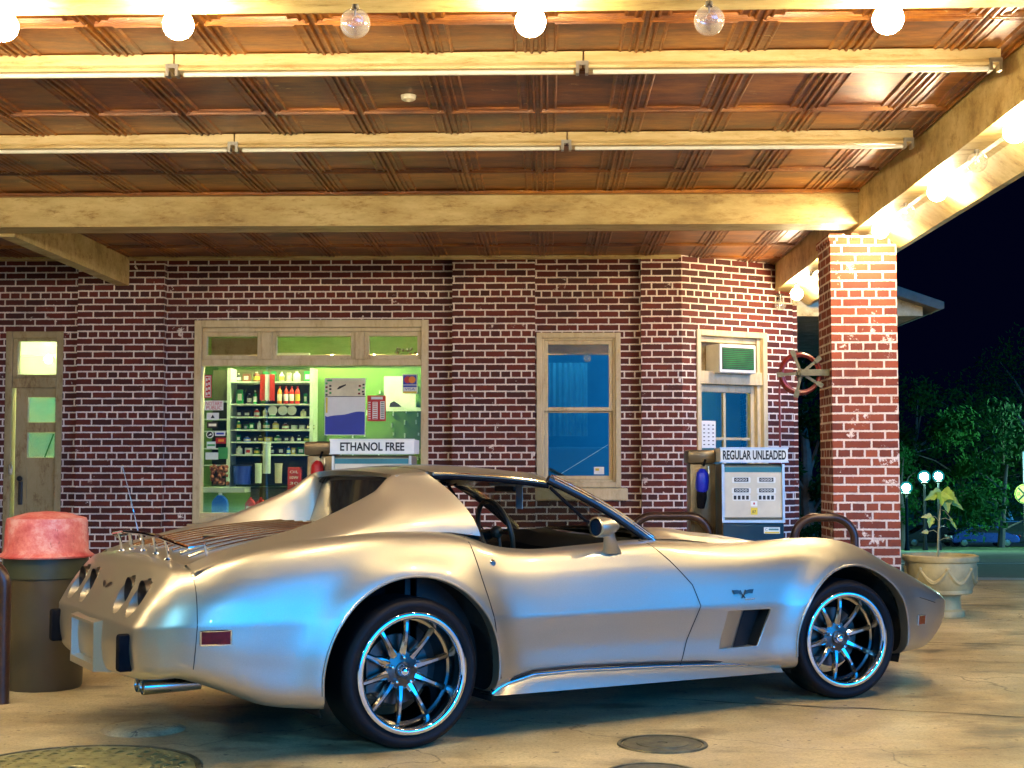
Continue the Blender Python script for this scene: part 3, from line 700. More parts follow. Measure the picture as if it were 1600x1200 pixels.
# windshield, pillars and rear window
b = MB(); rows = []
for v in np.linspace(.27, 2*VC-.27, 26):
    t = (v-VC)/.59; cb = 1-t*t
    p0 = Vector((1.36+.24*cb, VC+t*.60, .836)); p1 = Vector((.925+.07*cb, VC+t*.50, roofw(.92, VC+t*.5)-.022))
    rows.append([p0+(p1-p0)*k+Vector((.012, 0, .012))*math.sin(math.pi*k) for k in np.linspace(0, 1, 8)])
b.grid(rows); ws = b.build('windshield', 'car_glass', CAR, True)
for near in (True, False):
    m = (lambda p: Vector(p)) if near else (lambda p: Vector(mir(p)))
    P0, P1 = Vector((1.395, .225, .826)), Vector((.900, .345, 1.118))
    b = MB(); b.tube([m(P0+(P1-P0)*k+Vector((.012, 0, .014))*math.sin(math.pi*k)) for k in np.linspace(-.02, 1.02, 12)], .021, 10); ap = b.build('windshield_pillar', 'black_plastic', CAR, True)
    for dv, dw, rr in ((-.010, .020, .0055), (-.022, .004, .0050), (.008, .024, .004)):
        b = MB(); b.tube([m(P0+(P1-P0)*k+Vector((.014, dv, dw))+Vector((.012, 0, .014))*math.sin(math.pi*k)) for k in np.linspace(-.01, 1.0, 12)], rr, 6); b.build('trim', 'chrome', ap, True)
    b = MB(); b.tube([m((1.18, .235, .838)), m((1.05, .27, .93)), m((.90, .345, 1.085))], [.004, .009, .008], 6); b.build('seal', 'rubber', ap, True)
# black cowl trim along the windshield base
b = MB(); rows = []
for v in np.linspace(.30, 2*VC-.30, 20):
    t = (v-VC)/.56; cb = 1-t*t; rows.append([(1.34+.24*cb, v, .842), (1.40+.24*cb, v, .849 if abs(t) < .85 else .840)])
b.grid(rows); b.build('cowl_panel', 'black_plastic', CAR, True)
b = MB(); rows = []
for v in np.linspace(.385, 2*VC-.385, 16):
    t = (v-VC)/.475; rows.append([(.055-.035*(1-t*t)+.095*k, v, .895+(1.142-.895)*k) for k in (0, .5, 1)])
b.grid(rows); rw = b.build('rear_window', 'dark_glass', CAR, True)
b = MB(); lp = [(.05, .40, .905), (.075, .40, 1.0), (.12, .41, 1.10), (.14, .47, 1.138), (.115, .86, 1.146), (.14, 1.25, 1.138), (.12, 1.31, 1.10), (.075, 1.32, 1.0), (.05, 1.32, .905), (.01, .86, .905), (.05, .40, .905)]
b.tube(lp, .010, 8); b.build('seal', 'black_plastic', rw, True)
# cabin
b = MB(); b.box((.10, .22, .22), (1.40, 1.50, .25)); b.box((.06, .20, .22), (.085, 1.52, .90)); b.box((1.30, .20, .25), (1.33, 1.52, .80)); b.box((.12, .205, .25), (1.32, .222, .775)); b.box((.12, 1.498, .25), (1.32, 1.515, .775))
b.box((.085,.20,.86),(.30,.24,.90))
b.build('cabin_tub', 'interior_black', CAR)
b = MB(); rows = []
for v in np.linspace(.235, 1.485, 24):
    hump = .03*math.exp(-((v-1.2)/.16)**2)
    rows.append([(1.54, v, .815), (1.40, v, .828+hump*.6), (1.28, v, .815+hump), (1.21, v, .765+hump*.5), (1.23, v, .62)])
b.grid(rows); dash = b.build('dashboard', 'interior_black', CAR, True)
b = MB(); b.box((.30, .78, .25), (1.15, .94, .56), .03); b.build('centre_console', 'interior_black', CAR)
for vc_ in (.50, 1.22):
    b = MB()
    b.box((.42, vc_-.23, .32), (.92, vc_+.23, .50), .06)
    o_ = b.build('seat', 'seat_leather', CAR, True)
    b = MB(); rows = []
    for i in range(9):
        k = i/8; hw = .225-.05*k**2; uc = .42-.17*k; z = .45+.44*k
        rows.append([(uc+.10, vc_-hw*.75, z), (uc+.05, vc_-hw, z), (uc-.05, vc_-hw, z-.01), (uc-.06, vc_+hw, z-.01), (uc+.05, vc_+hw, z), (uc+.10, vc_+hw*.75, z), (uc+.075, vc_, z)])
    V_ = b.grid(rows, closed_v=True); b.bm.faces.new(V_[-1]); b.build('backrest', 'seat_leather', o_, True, angle=60)
b = MB()
for sg, rr, seg in ((0, .185, 40),):
    cpt = Vector((1.07, 1.16, .835)); ax_u = Vector((-.25, 0, .97)).normalized(); ax_v = Vector((0, 1, 0))
    ring = [cpt+(ax_v*math.cos(a)+ax_u*math.sin(a))*rr*.92 for a in np.linspace(0, 2*math.pi, 41)]
    b.tube(ring, .014, 8, False)
    for a in (R(0), R(180), R(270)): b.tube([cpt+Vector((.02, 0, 0)), cpt+(ax_v*math.cos(a)+ax_u*math.sin(a))*.165], .010, 6)
    b.ball(cpt+Vector((.01, 0, 0)), .035, 12)
b.build('steering_wheel', 'seat_brown', CAR, True)
b = MB(); b.box((.80, .42, 1.088), (.90, .76, 1.104), .006); b.build('sun_visor', 'white_plastic', CAR)
b = MB(); b.box((.90, .60, .975), (.903, .66, 1.09)); b.build('hanging_tag', 'paper', CAR)
b = MB(); b.tube([(.98, .86, 1.115), (.96, .86, 1.09)], .006, 6); b.box((.945, .76, 1.055), (.965, .96, 1.10), .01); b.build('rear_view_mirror', 'black_plastic', CAR)
# door mirrors
for near in (True, False):
    m = (lambda p: Vector(p)) if near else (lambda p: Vector(mir(p)))
    b = MB(); rows = []
    for k, (du, rr) in enumerate(((0, .050), (.004, .058), (.03, .060), (.065, .052), (.10, .036), (.122, .018), (.130, .002))):
        rows.append([m((.965+du, .055+rr*1.05*math.cos(a), .905+.0*du+rr*.82*math.sin(a))) for a in np.linspace(0, 2*math.pi, 20, endpoint=False)])
    b.grid(rows, closed_v=True); mm = b.build('door_mirror', 'silver_paint', CAR, True)
    b = MB(); rows = []
    for z, u0, hw, hv in ((.775, 1.095, .062, .030), (.80, 1.080, .045, .024), (.85, 1.055, .032, .020), (.885, 1.035, .042, .022)):
        rows.append([m((u0+hw*math.cos(a), .080+hv*math.sin(a)+(.035 if z < .79 else .01 if z < .82 else -.01), z)) for a in np.linspace(0, 2*math.pi, 16, endpoint=False)])
    b.grid(rows, closed_v=True); b.build('mirror_foot', 'silver_paint', mm, True)
    b = MB(); b.bm.faces.new([b.bm.verts.new(m((.969, .055+.050*math.cos(a), .905+.040*math.sin(a)))) for a in np.linspace(0, 2*math.pi, 20, endpoint=False)]); b.build('mirror_glass', 'chrome', mm)
# tail lamps, badge, plate recess, guards, exhaust
for v_ in LAMPS+[2*VC-x for x in LAMPS]:
    b = MB(); b.lathe([(1e-4,-.992),(.03,-.994),(.055,-.987),(.066,-.978)], (0, v_, LW+.006), 'X', 24); tl = b.build('tail_lamp', 'dark_red_lens', CAR, True)
    b = MB(); b.lathe([(.056,-.992),(.062,-1.000),(.067,-.990)], (0, v_, LW+.006), 'X', 24); b.build('bezel', 'chrome', tl, True)
    b = MB(); b.lathe([(.0668,-1.045),(.0655,-1.0),(.062,-.955)], (0, v_, LW+.004), 'X', 28); b.build('inner_ring', 'dark_metal', tl, True)
b = MB()
for k in (-1, 1):
    def rp_(x, z): return surf_rear(.86+x, .665+z, .004)
    f_ = [rp_(.010*k,-.006), rp_(.055*k,.006), rp_(.070*k,.020), rp_(.045*k,.022), rp_(.015*k,.012)]
    for i in range(1, 4): b.face([f_[0], f_[i], f_[i+1]])
b.build('badge', 'dark_metal', CAR)
# plate recess: protruding frame, hollow
b = MB(); v0, v1, z0, z1 = .69, 1.09, .322, .528; uo, ui = -1.158, -1.075
b.grid([[(uo, v0, z0), (uo, v1, z0), (uo, v1, z1), (uo, v0, z1), (uo, v0, z0)], [(uo, v0+.022, z0+.03), (uo, v1-.022, z0+.03), (uo, v1-.022, z1-.012), (uo, v0+.022, z1-.012), (uo, v0+.022, z0+.03)], [(ui, v0+.05, z0+.05), (ui, v1-.05, z0+.05), (ui, v1-.05, z1-.02), (ui, v0+.05, z1-.02), (ui, v0+.05, z0+.05)]])
b.face([(ui, v0+.05, z0+.05), (ui, v1-.05, z0+.05), (ui, v1-.05, z1-.02), (ui, v0+.05, z1-.02)])
b.grid([[(uo, v0, z0), (uo, v1, z0), (uo, v1, z1), (uo, v0, z1), (uo, v0, z0)], [(-1.08, v0-.09, z0+.005), (-1.08, v1+.09, z0+.005), (-1.10, v1+.03, z1+.012), (-1.10, v0-.03, z1+.012), (-1.08, v0-.09, z0+.005)]])
b.build('plate_recess', 'silver_paint', CAR, True, angle=20)
for v_ in (.285, 2*VC-.285):
    b = MB(); b.box((-1.168, v_-.022, .372), (-1.06, v_+.03, .520), .012); b.build('bumper_guard', 'rubber', CAR, True)
for v_ in (.37, .45, 1.27, 1.35):
    b = MB(); c = (0, v_, .292)
    b.lathe([(.028,-.80),(.031,-.92),(.033,-1.035),(.030,-1.042),(.027,-1.033),(.026,-.90)], c, 'X', 20); b.build('exhaust_tip', 'rim_chrome', CAR, True)
# deck strips, luggage rack, aerial, filler
for k in range(9):
    v_ = .42+.11*k
    b = MB(); pts = [surf_top(u, v_, .004) for u in np.linspace(-.84, -.06, 20)]
    b.tube(pts, .0085, 6); b.build('deck_strip', 'rim_chrome', CAR, True)
b = MB()
def rt(u, v, h): p = surf_top(u, v); return Vector((u, v, p.z+h))
for (ua, ub) in ((-.90, -.90),):
    b.tube([rt(-.80, .30, .0), rt(-.81, .30, .055), rt(-.87, .32, .065), rt(-.905, .38, .085), rt(-.915, .60, .088), rt(-.92, .86, .085), rt(-.915, 1.12, .088), rt(-.905, 1.34, .085), rt(-.87, 1.40, .065), rt(-.81, 1.42, .055), rt(-.80, 1.42, .0)], .0085, 8)
rk = b.build('luggage_rack', 'chrome', CAR, True)
for v_ in (.50, .68, .86, 1.04, 1.22):
    b = MB(); b.tube([rt(-.90, v_, .0), rt(-.905, v_, .045), rt(-.915, v_, .086)], .0065, 8); b.lathe([(1e-4,.006),(.014,.006),(.016,0)], rt(-.90, v_, 0), 'Z', 12); b.build('post', 'chrome', rk, True)
b = MB(); b.tube([(-.75, 1.43, .815), (-.795, 1.43, 1.0), (-.845, 1.43, 1.19)], [.004, .0028, .002], 6); b.ball((-.75, 1.43, .825), .014, 10); b.ball((-.845, 1.43, 1.19), .004, 8); b.build('aerial', 'chrome', CAR, True)
b = MB(); c = surf_top(-.55, .86, .002); b.lathe([(1e-4,.004),(.075,.004),(.082,0)], c, 'Z', 28); b.build('fuel_lid', 'silver_paint', CAR, True)
# wheels
def wheel(cu_, R_t, R_r, width, near, cw, steer):
    root = MB()
    # rim: lip, barrel, hub; local y: 0 = outer tyre face, + inwards
    d = .100 if cu_ < 1 else .085
    root.lathe([(R_r-.004,.014),(R_r,.002),(R_r-.004,-.004),(R_r-.020,-.005),(R_r-.026,.002),(R_r-.030,.020),(R_r-.030,d),(R_r-.040,d+.006),(R_r-.042,d+.05),(R_r-.05,width-.02),(R_r-.01,width)], (0,0,0), 'Y', 72)
    ro = root.build('wheel', 'rim_chrome', CAR, True, angle=40)
    ro.location = (cu_, 0 if near else 2*VC, cw)
    ro.rotation_euler = (0, 0, (R(steer) if near else R(steer)+math.pi))
    b = MB(); n = R_t; b.lathe([(R_r-.004,.012),(R_r+.006,.004),(R_r+.022,-.004),((R_r+R_t)/2,-.007),(R_t-.016,.000),(R_t-.004,.016),(R_t,.045),(R_t,width-.045),(R_t-.004,width-.016),(R_t-.016,width),(R_r,width-.01)], (0,0,0), 'Y', 80)
    b.build('tyre', 'tyre_rubber', ro, True, angle=50)
    b = MB(); b.lathe([(R_r-.001,.010),(R_r+.003,.000),(R_r-.002,-.0065),(R_r-.018,-.0075),(R_r-.025,-.003),(R_r-.0285,.012)], (0,0,0), 'Y', 72); b.build('rim_lip', 'chrome', ro, True, angle=60)
    b = MB()
    b.lathe([(1e-4,d-.014),(.030,d-.014),(.036,d-.010),(.036,d-.002),(.050,d+.002),(.076,d+.006),(.082,d+.016),(.080,d+.03)], (0,0,0), 'Y', 40); b.build('hub', 'dark_metal', ro, True); b = MB()
    nsp = 10
    for k in range(nsp):
        a0 = 2*math.pi*(k+.35)/nsp; rows = []
        ca, sa = math.cos(a0), math.sin(a0)
        for t in np.linspace(0, 1, 9):
            r_ = .066+(R_r-.034-.066)*t; hw = .0205-.0080*min(1, t*2.2)+.004*max(0, t-.75)*4*.5; y = d+.006+.010*math.sin(math.pi*t)*-1-.004*t
            row = []
            for (sx, sy) in ((-1, .022), (-1, .004), (-.45, -.004), (.45, -.004), (1, .004), (1, .022)):
                x, z = r_*ca-sx*hw*sa, r_*sa+sx*hw*ca; row.append((x, y+sy, z))
            rows.append(row)
        b.grid(rows, closed_v=True)
        # webs joining the spokes at the hub
        a1 = a0+2*math.pi/nsp; rw_ = []
        for t in np.linspace(0, 1, 7):
            a = a0+(a1-a0)*t; rr_ = .088-.012*math.sin(math.pi*t)+.010*(1-math.sin(math.pi*t)); rw_.append([(.06*math.cos(a), d+.008, .06*math.sin(a)), (rr_*math.cos(a), d+.006, rr_*math.sin(a)), (rr_*math.cos(a), d+.022, rr_*math.sin(a))])
        b.grid(rw_)
    b.build('spokes', 'rim_chrome', ro, True, angle=35)
    for k in range(5):
        b = MB(); a = 2*math.pi*k/5+.3; b.lathe([(1e-4,d-.022),(.006,d-.020),(.009,d-.012),(.009,d+.01)], (.056*math.cos(a), 0, .056*math.sin(a)), 'Y', 10); b.build('lug_nut', 'chrome', ro, True)
    b = MB(); b.lathe([(1e-4,d-.040),(.012,d-.038),(.022,d-.030),(.027,d-.016),(.030,d-.012)], (0,0,0), 'Y', 24); b.build('hub_cap', 'chrome', ro, True)
    b = MB(); b.lathe([(.05,d+.055),(.150,d+.055),(.152,d+.065),(.05,d+.066)], (0,0,0), 'Y', 40); b.build('brake_disc', 'dark_metal', ro, True)
    b = MB(); b.box((-.15,d+.045,-.10),(-.06,d+.09,.06),.01); b.build('brake_caliper', 'dark_metal', ro)
for near in (True, False):
    wheel(0, .318, .256, .26, near, .316, 0); wheel(2.476, .304, .2425, .23, near, .302, -9)
# ================================================================= SETTING
def at(px, py, Y):
    """point of the plane y=Y seen at a pixel of the photograph (survey helper)"""
    yw, pt = R(1.5), math.atan(126/2200)
    f0 = Vector((-math.sin(yw), math.cos(yw), 0)); rt_ = Vector((math.cos(yw), math.sin(yw), 0)); up = Vector((0, 0, 1))
    f = f0*math.cos(pt)+up*math.sin(pt); u_ = up*math.cos(pt)-f0*math.sin(pt)
    r = f+rt_*((px-800)/2200)-u_*((py-600)/2200); return Vector((0, 0, 1.193))+r*(Y/r.y)
def gz(Y): return 0.0 if Y < 14.8 else -.0025-.053*(min(Y, 100)-14.8)
ysamp = [-60, -20, 0, 5, 14.8, 16, 20, 25, 30, 40, 60, 80, 100, 140, 500]
b = MB(); b.grid([[(x, y, gz(y)-.02) for y in ysamp] for x in (-300, -60, -20, 0, 4, 10, 20, 40, 80, 300)])
tag(b.build('ground', 'grass'), kind='structure')
b = MB(); b.grid([[(x, y, 0) for y in (-40, 0, 6, 10, 14.78)] for x in (-30, -10, 0, 3, 9.5)]); tag(b.build('forecourt', 'concrete'), kind='structure')
b = MB(); b.grid([[(x, y, gz(y)-.008) for y in (14.785, 16, 20, 25, 30, 33)] for x in (-60, 0, 5, 20, 120)]); tag(b.build('road', 'asphalt'), kind='structure')
b = MB(); b.grid([[(x, y, gz(y)-.008) for y in (96, 100, 104)] for x in (-60, 0, 40, 120)]); b.grid([[(x, y, -.005) for y in (-40, 0, 14.785)] for x in (9.5, 30, 60)]); tag(b.build('car_park', 'asphalt'), kind='structure')
b = MB()
def strip(x0, y0, x1, y1, wd, b):
    d = Vector((x1-x0, y1-y0, 0)).normalized(); n = Vector((-d.y, d.x, 0))*wd/2
    b.face([Vector((x, y, gz(y)-.004))+n*s_ for x, y, s_ in ((x0, y0, 1), (x1, y1, 1), (x1, y1, -1), (x0, y0, -1))])
strip(3.6, 15.4, 9.0, 15.3, .07, b); strip(4.6, 15.9, 9.5, 15.0, .05, b)
for k in range(6): strip(3.9+.0*k, 26, 40, 26, .12, b) if k == 0 else None
tag(b.build('road_marking', 'road_paint'), kind='structure')
# slab joints and cracks in the forecourt: narrow sunk dark strips
b = MB()
def wob_strip(p, q, wd, n=40, amp=.012):
    a, c = Vector((*p, .003)), Vector((*q, .003)); d = (c-a).normalized(); nn = Vector((-d.y, d.x, 0)); rows = []
    for i in range(n+1):
        o = nn*(amp*math.sin(i*1.7)+amp*random.uniform(-1, 1)); pt = a+(c-a)*i/n+o; w_ = wd*random.uniform(.5, 1.3); rows.append([pt-nn*w_/2, pt+nn*w_/2])
    b.grid(rows)
wob_strip((.6, 7.27), (5.2, 5.95), .014); wob_strip((-9, 7.9), (-2.9, 7.7), .010); wob_strip((2.5, 9.6), (6.2, 9.0), .012); wob_strip((-6, 9.7), (9, 9.3), .012, amp=.004)
tag(b.build('slab_joints', 'gap'), kind='structure')
# manhole covers
def manhole(x, y, r, label, plate=False, group=None):
    e = empty('manhole_cover', (x, y, 0), 0, label, 'manhole cover', group)
    b = MB(); b.lathe([(r-.002, .001), (r-.002, .008), (r+.012, .008), (r+.016, .001)], seg=48); b.build('frame', 'manhole_iron', e, True)
    b = MB(); b.lathe([(1e-4, .006), (r*.12, .006), (r*.13, .010), (r*.62, .010), (r*.63, .006), (r-.012, .006), (r-.008, .001)], seg=48)
    if plate:
        n = int(r*2/.05)
        for i in range(n):
            for j in range(n):
                cx, cy = -r+(i+.5)*2*r/n, -r+(j+.5)*2*r/n
                if cx*cx+cy*cy < (r-.03)**2:
                    s_ = 1 if (i+j) % 2 else -1; h = .017
                    b.face([(cx-.019, cy-.019*s_, .0065), (cx+.005, cy-.005*s_, .013), (cx+.019, cy+.019*s_, .0065), (cx-.005, cy+.005*s_, .013)])
    b.build('cover', 'plate_iron' if plate else 'manhole_iron', e)
manhole(.482, 6.10, .178, 'small round metal lid set in the concrete in front of the car door')
manhole(.40, 5.525, .17, 'round metal lid cut off by the bottom edge of the picture', group=None)
manhole(-1.85, 5.52, .47, 'large round patterned steel plate in the bottom left corner', True)
# raised round cap left of the rear wheel
b = MB(); b.lathe([(1e-4, .022), (.13, .022), (.150, .018), (.17, .012), (.19, .001)], (-1.83, 6.38, 0), seg=40)
tag(centre_origin(b.build('drain_cap', 'concrete', smooth=True)), 'round worn cap bulging from the concrete behind the rear tyre', 'drain cap')
# ---------------------------------------------------------------- station building
BLD = empty('station_building', (-1.5, 14.5, 0), 0, 'red brick service station with white mortar and cream painted window frames', 'building')
OB = (-1.5, 14.5, 0)
def bb(mbx, name, mat, parent=BLD, **k): return mbx.build(name, mat, parent, off=OB, **k)
YW = 14.4; TOP = 4.3
b = MB()
op = [(-5.62, -5.02, 0, 2.571), (-3.652, -1.234, .59, 2.68), (-.127, .735, .90, 2.543)]
xs = [-9.0, -5.62, -5.02, -3.652, -1.234, -.127, .735, 1.352]
for x0, x1 in zip(xs, xs[1:]):
    o = [q for q in op if abs(q[0]-x0) < .01]
    if o:
        if o[0][2] > 0: b.box((x0, YW, 0), (x1, YW+.28, o[0][2]))
        b.box((x0, YW, o[0][3]), (x1, YW+.28, TOP))
    else: b.box((x0, YW, 0), (x1, YW+.28, TOP))
bmesh.ops.remove_doubles(b.bm, verts=b.bm.verts[:], dist=.0005)
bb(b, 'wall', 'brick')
for x0, x1 in ((-4.84, -3.947), (-.984, -.14), (.939, 1.352)):
    b = MB(); b.box((x0, YW-.115, 0), (x1, YW-.002, TOP)); bb(b, 'pilaster', 'brick')
# angled bay wall at the right
A0 = Vector((1.352, YW-.115)); A1 = Vector((2.60, 15.02)); AD = (A1-A0); AL = AD.length; AD.normalize(); ANG = math.atan2(AD.y, AD.x)
def bay(px, py):
    a = at(px, py, 10); c = Vector((0, 0, 1.193)); d = a-c
    t = ((A0.x)*AD.y-(A0.y)*AD.x)/((d.x)*AD.y-(d.y)*AD.x)
    p = c+d*t; return (Vector((p.x, p.y))-A0).dot(AD), p.z
wl, wt = bay(1100, 515); wr_, _ = bay(1197, 515); _, wb_ = bay(1150, 745)
wl -= .10
MBAY = Matrix.Translation((A0.x, A0.y, 0)) @ Matrix.Rotation(ANG, 4, 'Z')
BAY = empty('bay_wall', (A0.x-OB[0], A0.y-OB[1], 0), ANG, parent=BLD)
b = MB(); b.box((0, 0, 0), (wl, .25, TOP)); b.box((wr_, 0, 0), (AL, .25, TOP)); b.box((wl, 0, wt), (wr_, .25, TOP)); b.box((wl, 0, 0), (wr_, .25, .55))
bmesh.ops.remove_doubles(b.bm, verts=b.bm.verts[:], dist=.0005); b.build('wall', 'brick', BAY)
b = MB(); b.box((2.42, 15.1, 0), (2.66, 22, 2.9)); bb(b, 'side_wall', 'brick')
b = MB(); b.box((-9, 22, 0), (2.66, 22.2, 4.3)); b.box((-9, 14.7, 4.25), (2.4, 22, 4.3)); b.box((-9.2, 14.4, 0), (-9, 22.2, 4.3)); bb(b, 'rear_wall', 'wall_grey')
# eave of the side roof seen beside the pillar
b = MB(); b.box((2.30, 15.22, 2.80), (4.02, 21, 2.83)); b.box((2.30, 15.18, 2.79), (4.02, 15.22, 3.02)); bb(b, 'eave_soffit', 'stucco')
b = MB(); b.prism([(2.2, 3.62), (4.20, 2.92), (4.20, 2.85), (4.15, 2.84), (2.2, 3.50)], 15.0, 21); bb(b, 'eave_roof', 'wall_grey')
# window frames --------------------------------------------------
def bar(b, x0, x1, z0, z1, y0, y1, bev=.006): b.box((x0, y0, z0), (x1, y1, z1), bev)
def window_rect(name, x0, x1, z0, z1, fw, y0, y1, mat='trim_paint', parent=BLD, off=OB):
    b = MB(); bar(b, x0, x0+fw, z0, z1, y0, y1); bar(b, x1-fw, x1, z0, z1, y0, y1); bar(b, x0+fw, x1-fw, z1-fw, z1, y0+.001, y1); bar(b, x0+fw, x1-fw, z0, z0+fw, y0+.001, y1)
    return b.build(name, mat, parent, off=off)
def pane(x0, x1, z0, z1, y, parent, mat='window_glass', off=(0, 0, 0)):
    b = MB(); b.box((x0, y, z0), (x1, y+.005, z1)); return b.build('pane', mat, parent, off=off)
# big shop window
f = window_rect('window_frame', -3.652, -1.234, .59, 2.68, .075, YW-.03, YW+.13)
for q_ in ((-3.577, -1.309, 2.21, 2.275, YW-.012, YW+.10), (-3.577, -1.309, .665, .70, YW-.005, YW+.10), (-2.965, -2.855, 2.276, 2.56, YW, YW+.10), (-1.995, -1.900, 2.276, 2.56, YW, YW+.10), (-3.577, -1.309, 2.561, 2.604, YW+.01, YW+.10)):
    b = MB(); bar(b, *q_); b.build('mullion', 'trim_paint', f, off=OB)
for (x0, x1) in ((-3.577, -2.965), (-2.855, -1.995), (-1.900, -1.309)):
    s_ = window_rect('sash', x0, x1, 2.276, 2.56, .045, YW+.02, YW+.09, parent=BLD)
    pane(x0+.045, x1-.045, 2.32, 2.515, YW+.055, s_, off=OB)
pane(-3.577, -1.309, .70, 2.21, YW+.05, BLD, off=OB)
b = MB(); bar(b, -3.70, -1.19, .52, .588, YW-.06, YW+.10); bb(b, 'window_sill', 'trim_paint')
# first transom light has a board behind the pane
b = MB(); b.box((-3.50, YW+.085, 2.325), (-3.02, YW+.10, 2.505)); bb(b, 'transom_board', 'door_paint')
# tall sash window
f = window_rect('window_frame', -.127, .735, .96, 2.543, .055, YW-.03, YW+.12)
window_rect('window_frame', -.072, .680, 1.015, 2.488, .025, YW-.005, YW+.11)
s1 = window_rect('sash', -.047, .655, 1.74, 2.463, .04, YW+.01, YW+.05); pane(-.007, .615, 1.78, 2.423, YW+.028, s1, off=OB)
s2 = window_rect('sash', -.047, .655, 1.04, 1.765, .04, YW+.055, YW+.095); pane(-.007, .615, 1.08, 1.725, YW+.073, s2, off=OB)
b = MB(); bar(b, -.16, .80, .83, .955, YW-.075, YW+.12, .012); bb(b, 'window_sill', 'trim_paint')
b = MB(); b.box((.46, YW+.066, 1.095), (.565, YW+.069, 1.17)); o = bb(b, 'window_sticker', 'paper')
b = MB(); b.box((.475, YW+.0635, 1.13), (.515, YW+.0655, 1.155)); b.build('print', 'yellow_ink', o, off=OB)
# bay window with transom and 2x2 sash
def bay_bar(b, x0, x1, z0, z1, y0, y1): b.box((x0, y0, z0), (x1, y1, z1), .005)
zt = wt; zmid0 = bay(1150, 598)[1]; zmid1 = bay(1150, 584)[1]
b = MB(); bay_bar(b, wl, wl+.05, .55, zt, -.02, .2); bay_bar(b, wr_-.055, wr_, .55, zt, -.02, .2); bay_bar(b, wl+.05, wr_-.055, zt-.06, zt, -.021, .2)
bay_bar(b, wl+.05, wr_-.055, zmid0-.02, zmid1+.02, .0, .2); b.build('window_frame', 'trim_paint', BAY)
b = MB(); bay_bar(b, wr_-.10, wr_-.056, .56, zt-.061, .03, .18); bay_bar(b, wr_-.15, wr_-.101, .56, zmid0-.021, .08, .16); bay_bar(b, wl+.051, wl+.10, .56, zmid0-.021, .08, .16); bay_bar(b, wl+.101, wr_-.151, zmid0-.10, zmid0-.021, .08, .16)
sx = (wl+wr_)/2-.03; bay_bar(b, sx-.016, sx+.016, .56, zmid0-.101, .09, .13)
for z_ in (1.46, 1.0): bay_bar(b, wl+.101, wr_-.151, z_-.014, z_+.014, .091, .129)
b.build('sash', 'trim_paint', BAY)
b = MB(); b.box((wl+.10, .105, .56), (wr_-.15, .11, zmid0-.10)); b.build('pane', 'bay_glass', BAY)
b = MB(); bay_bar(b, wl+.051, wr_-.101, zt-.12, zt-.062, .05, .14); b.build('sash_rail', 'trim_paint', BAY)
b = MB(); b.box((wl+.05, .15, zmid1+.02), (wr_-.10, .16, zt-.06)); b.build('transom_panel', 'door_paint', BAY)
b = MB(); b.box((wl+.02, -.005, bay(1112, 699)[1]), (wl+.02+.14+.10, .0, bay(1112, 657)[1])); 
ax0, az1 = bay(1103, 657); ax1, az0 = bay(1124, 700)
b.bm.free(); b = MB(); b.box((ax0-.03, .06, az0), (ax1, .063, az1)); pp = b.build('paper_notice', 'paper', BAY)
b = MB()
for i in range(6):
    for j in range(3):
        zz = az1-.05-(az1-az0-.08)*i/5; xx = ax0+.01+(ax1-ax0-.02)*j/2.6; b.box((xx, .0585, zz), (xx+.022, .0598, zz+.010))
b.build('print', 'black_ink', pp)
# air conditioner in the transom
cx0, cz1 = bay(1115, 538); cx1, cz0 = bay(1172, 585)
AC = empty('air_conditioner', (0, 0, 0), 0, 'white window air conditioner with dark slatted grille in the angled wall', 'air conditioner')
AC.location = (A0.x, A0.y, 0); AC.rotation_euler = (0, 0, ANG)
b = MB(); b.box((cx0, -.10, cz0), (cx1, .14, cz1), .012); b.build('housing', 'white_plastic', AC)
b = MB(); b.box((cx0+.03, -.104, cz0+.035), (cx1-.03, -.1005, cz1-.035)); g_ = b.build('grille', 'green_ink' if False else 'store_dark', AC)
b = MB()
for k in range(11): z_ = cz0+.045+(cz1-cz0-.10)*k/10; b.box((cx0+.035, -.112, z_), (cx1-.035, -.1045, z_+.006))
b.build('slats', 'bottle_green', g_)
# store door at the left
DR = window_rect('door_frame', -5.62, -5.02, 0.0, 2.571, .07, YW-.01, YW+.12, 'door_paint')
b = MB(); bar(b, -5.55, -5.09, 1.985, 2.09, YW+.0, YW+.10); bar(b, -5.55, -5.50, 2.09, 2.50, YW+.01, YW+.09); bar(b, -5.50, -5.02, 2.09, 2.125, YW+.01, YW+.09); bar(b, -5.50, -5.02, 2.47, 2.50, YW+.01, YW+.09); b.build('transom', 'door_paint', DR, off=OB)
pane(-5.50, -5.03, 2.125, 2.47, YW+.04, DR, off=OB)
DR2 = empty('door', (0, 0, 0), parent=BLD)
b = MB(); y0, y1 = YW+.04, YW+.085
for (x0, x1, z0, z1) in ((-5.52, -5.395, .02, 1.985), (-5.095, -5.025, .02, 1.985), (-5.395, -5.095, 1.89, 1.985), (-5.395, -5.095, 1.525, 1.63), (-5.395, -5.095, 1.17, 1.265), (-5.395, -5.095, .02, .35)): b.box((x0, y0, z0), (x1, y1, z1))
b.box((-5.395, y0+.014, .35), (-5.095, y1-.01, 1.17))
for z_ in (.75,): b.box((-5.395, y0+.004, z_), (-5.095, y1-.008, z_+.09))
b.build('door_leaf', 'door_paint', DR2, off=OB)
for z0, z1 in ((1.63, 1.89), (1.265, 1.525)): pane(-5.395, -5.095, z0, z1, YW+.06, DR2, off=OB)
b = MB(); b.box((-5.47, YW+.01, .78), (-5.43, YW+.038, 1.02), .006); b.ball((-5.45, YW-.01, 1.05), .03, 12); b.build('handle', 'black_plastic', DR2, off=OB)
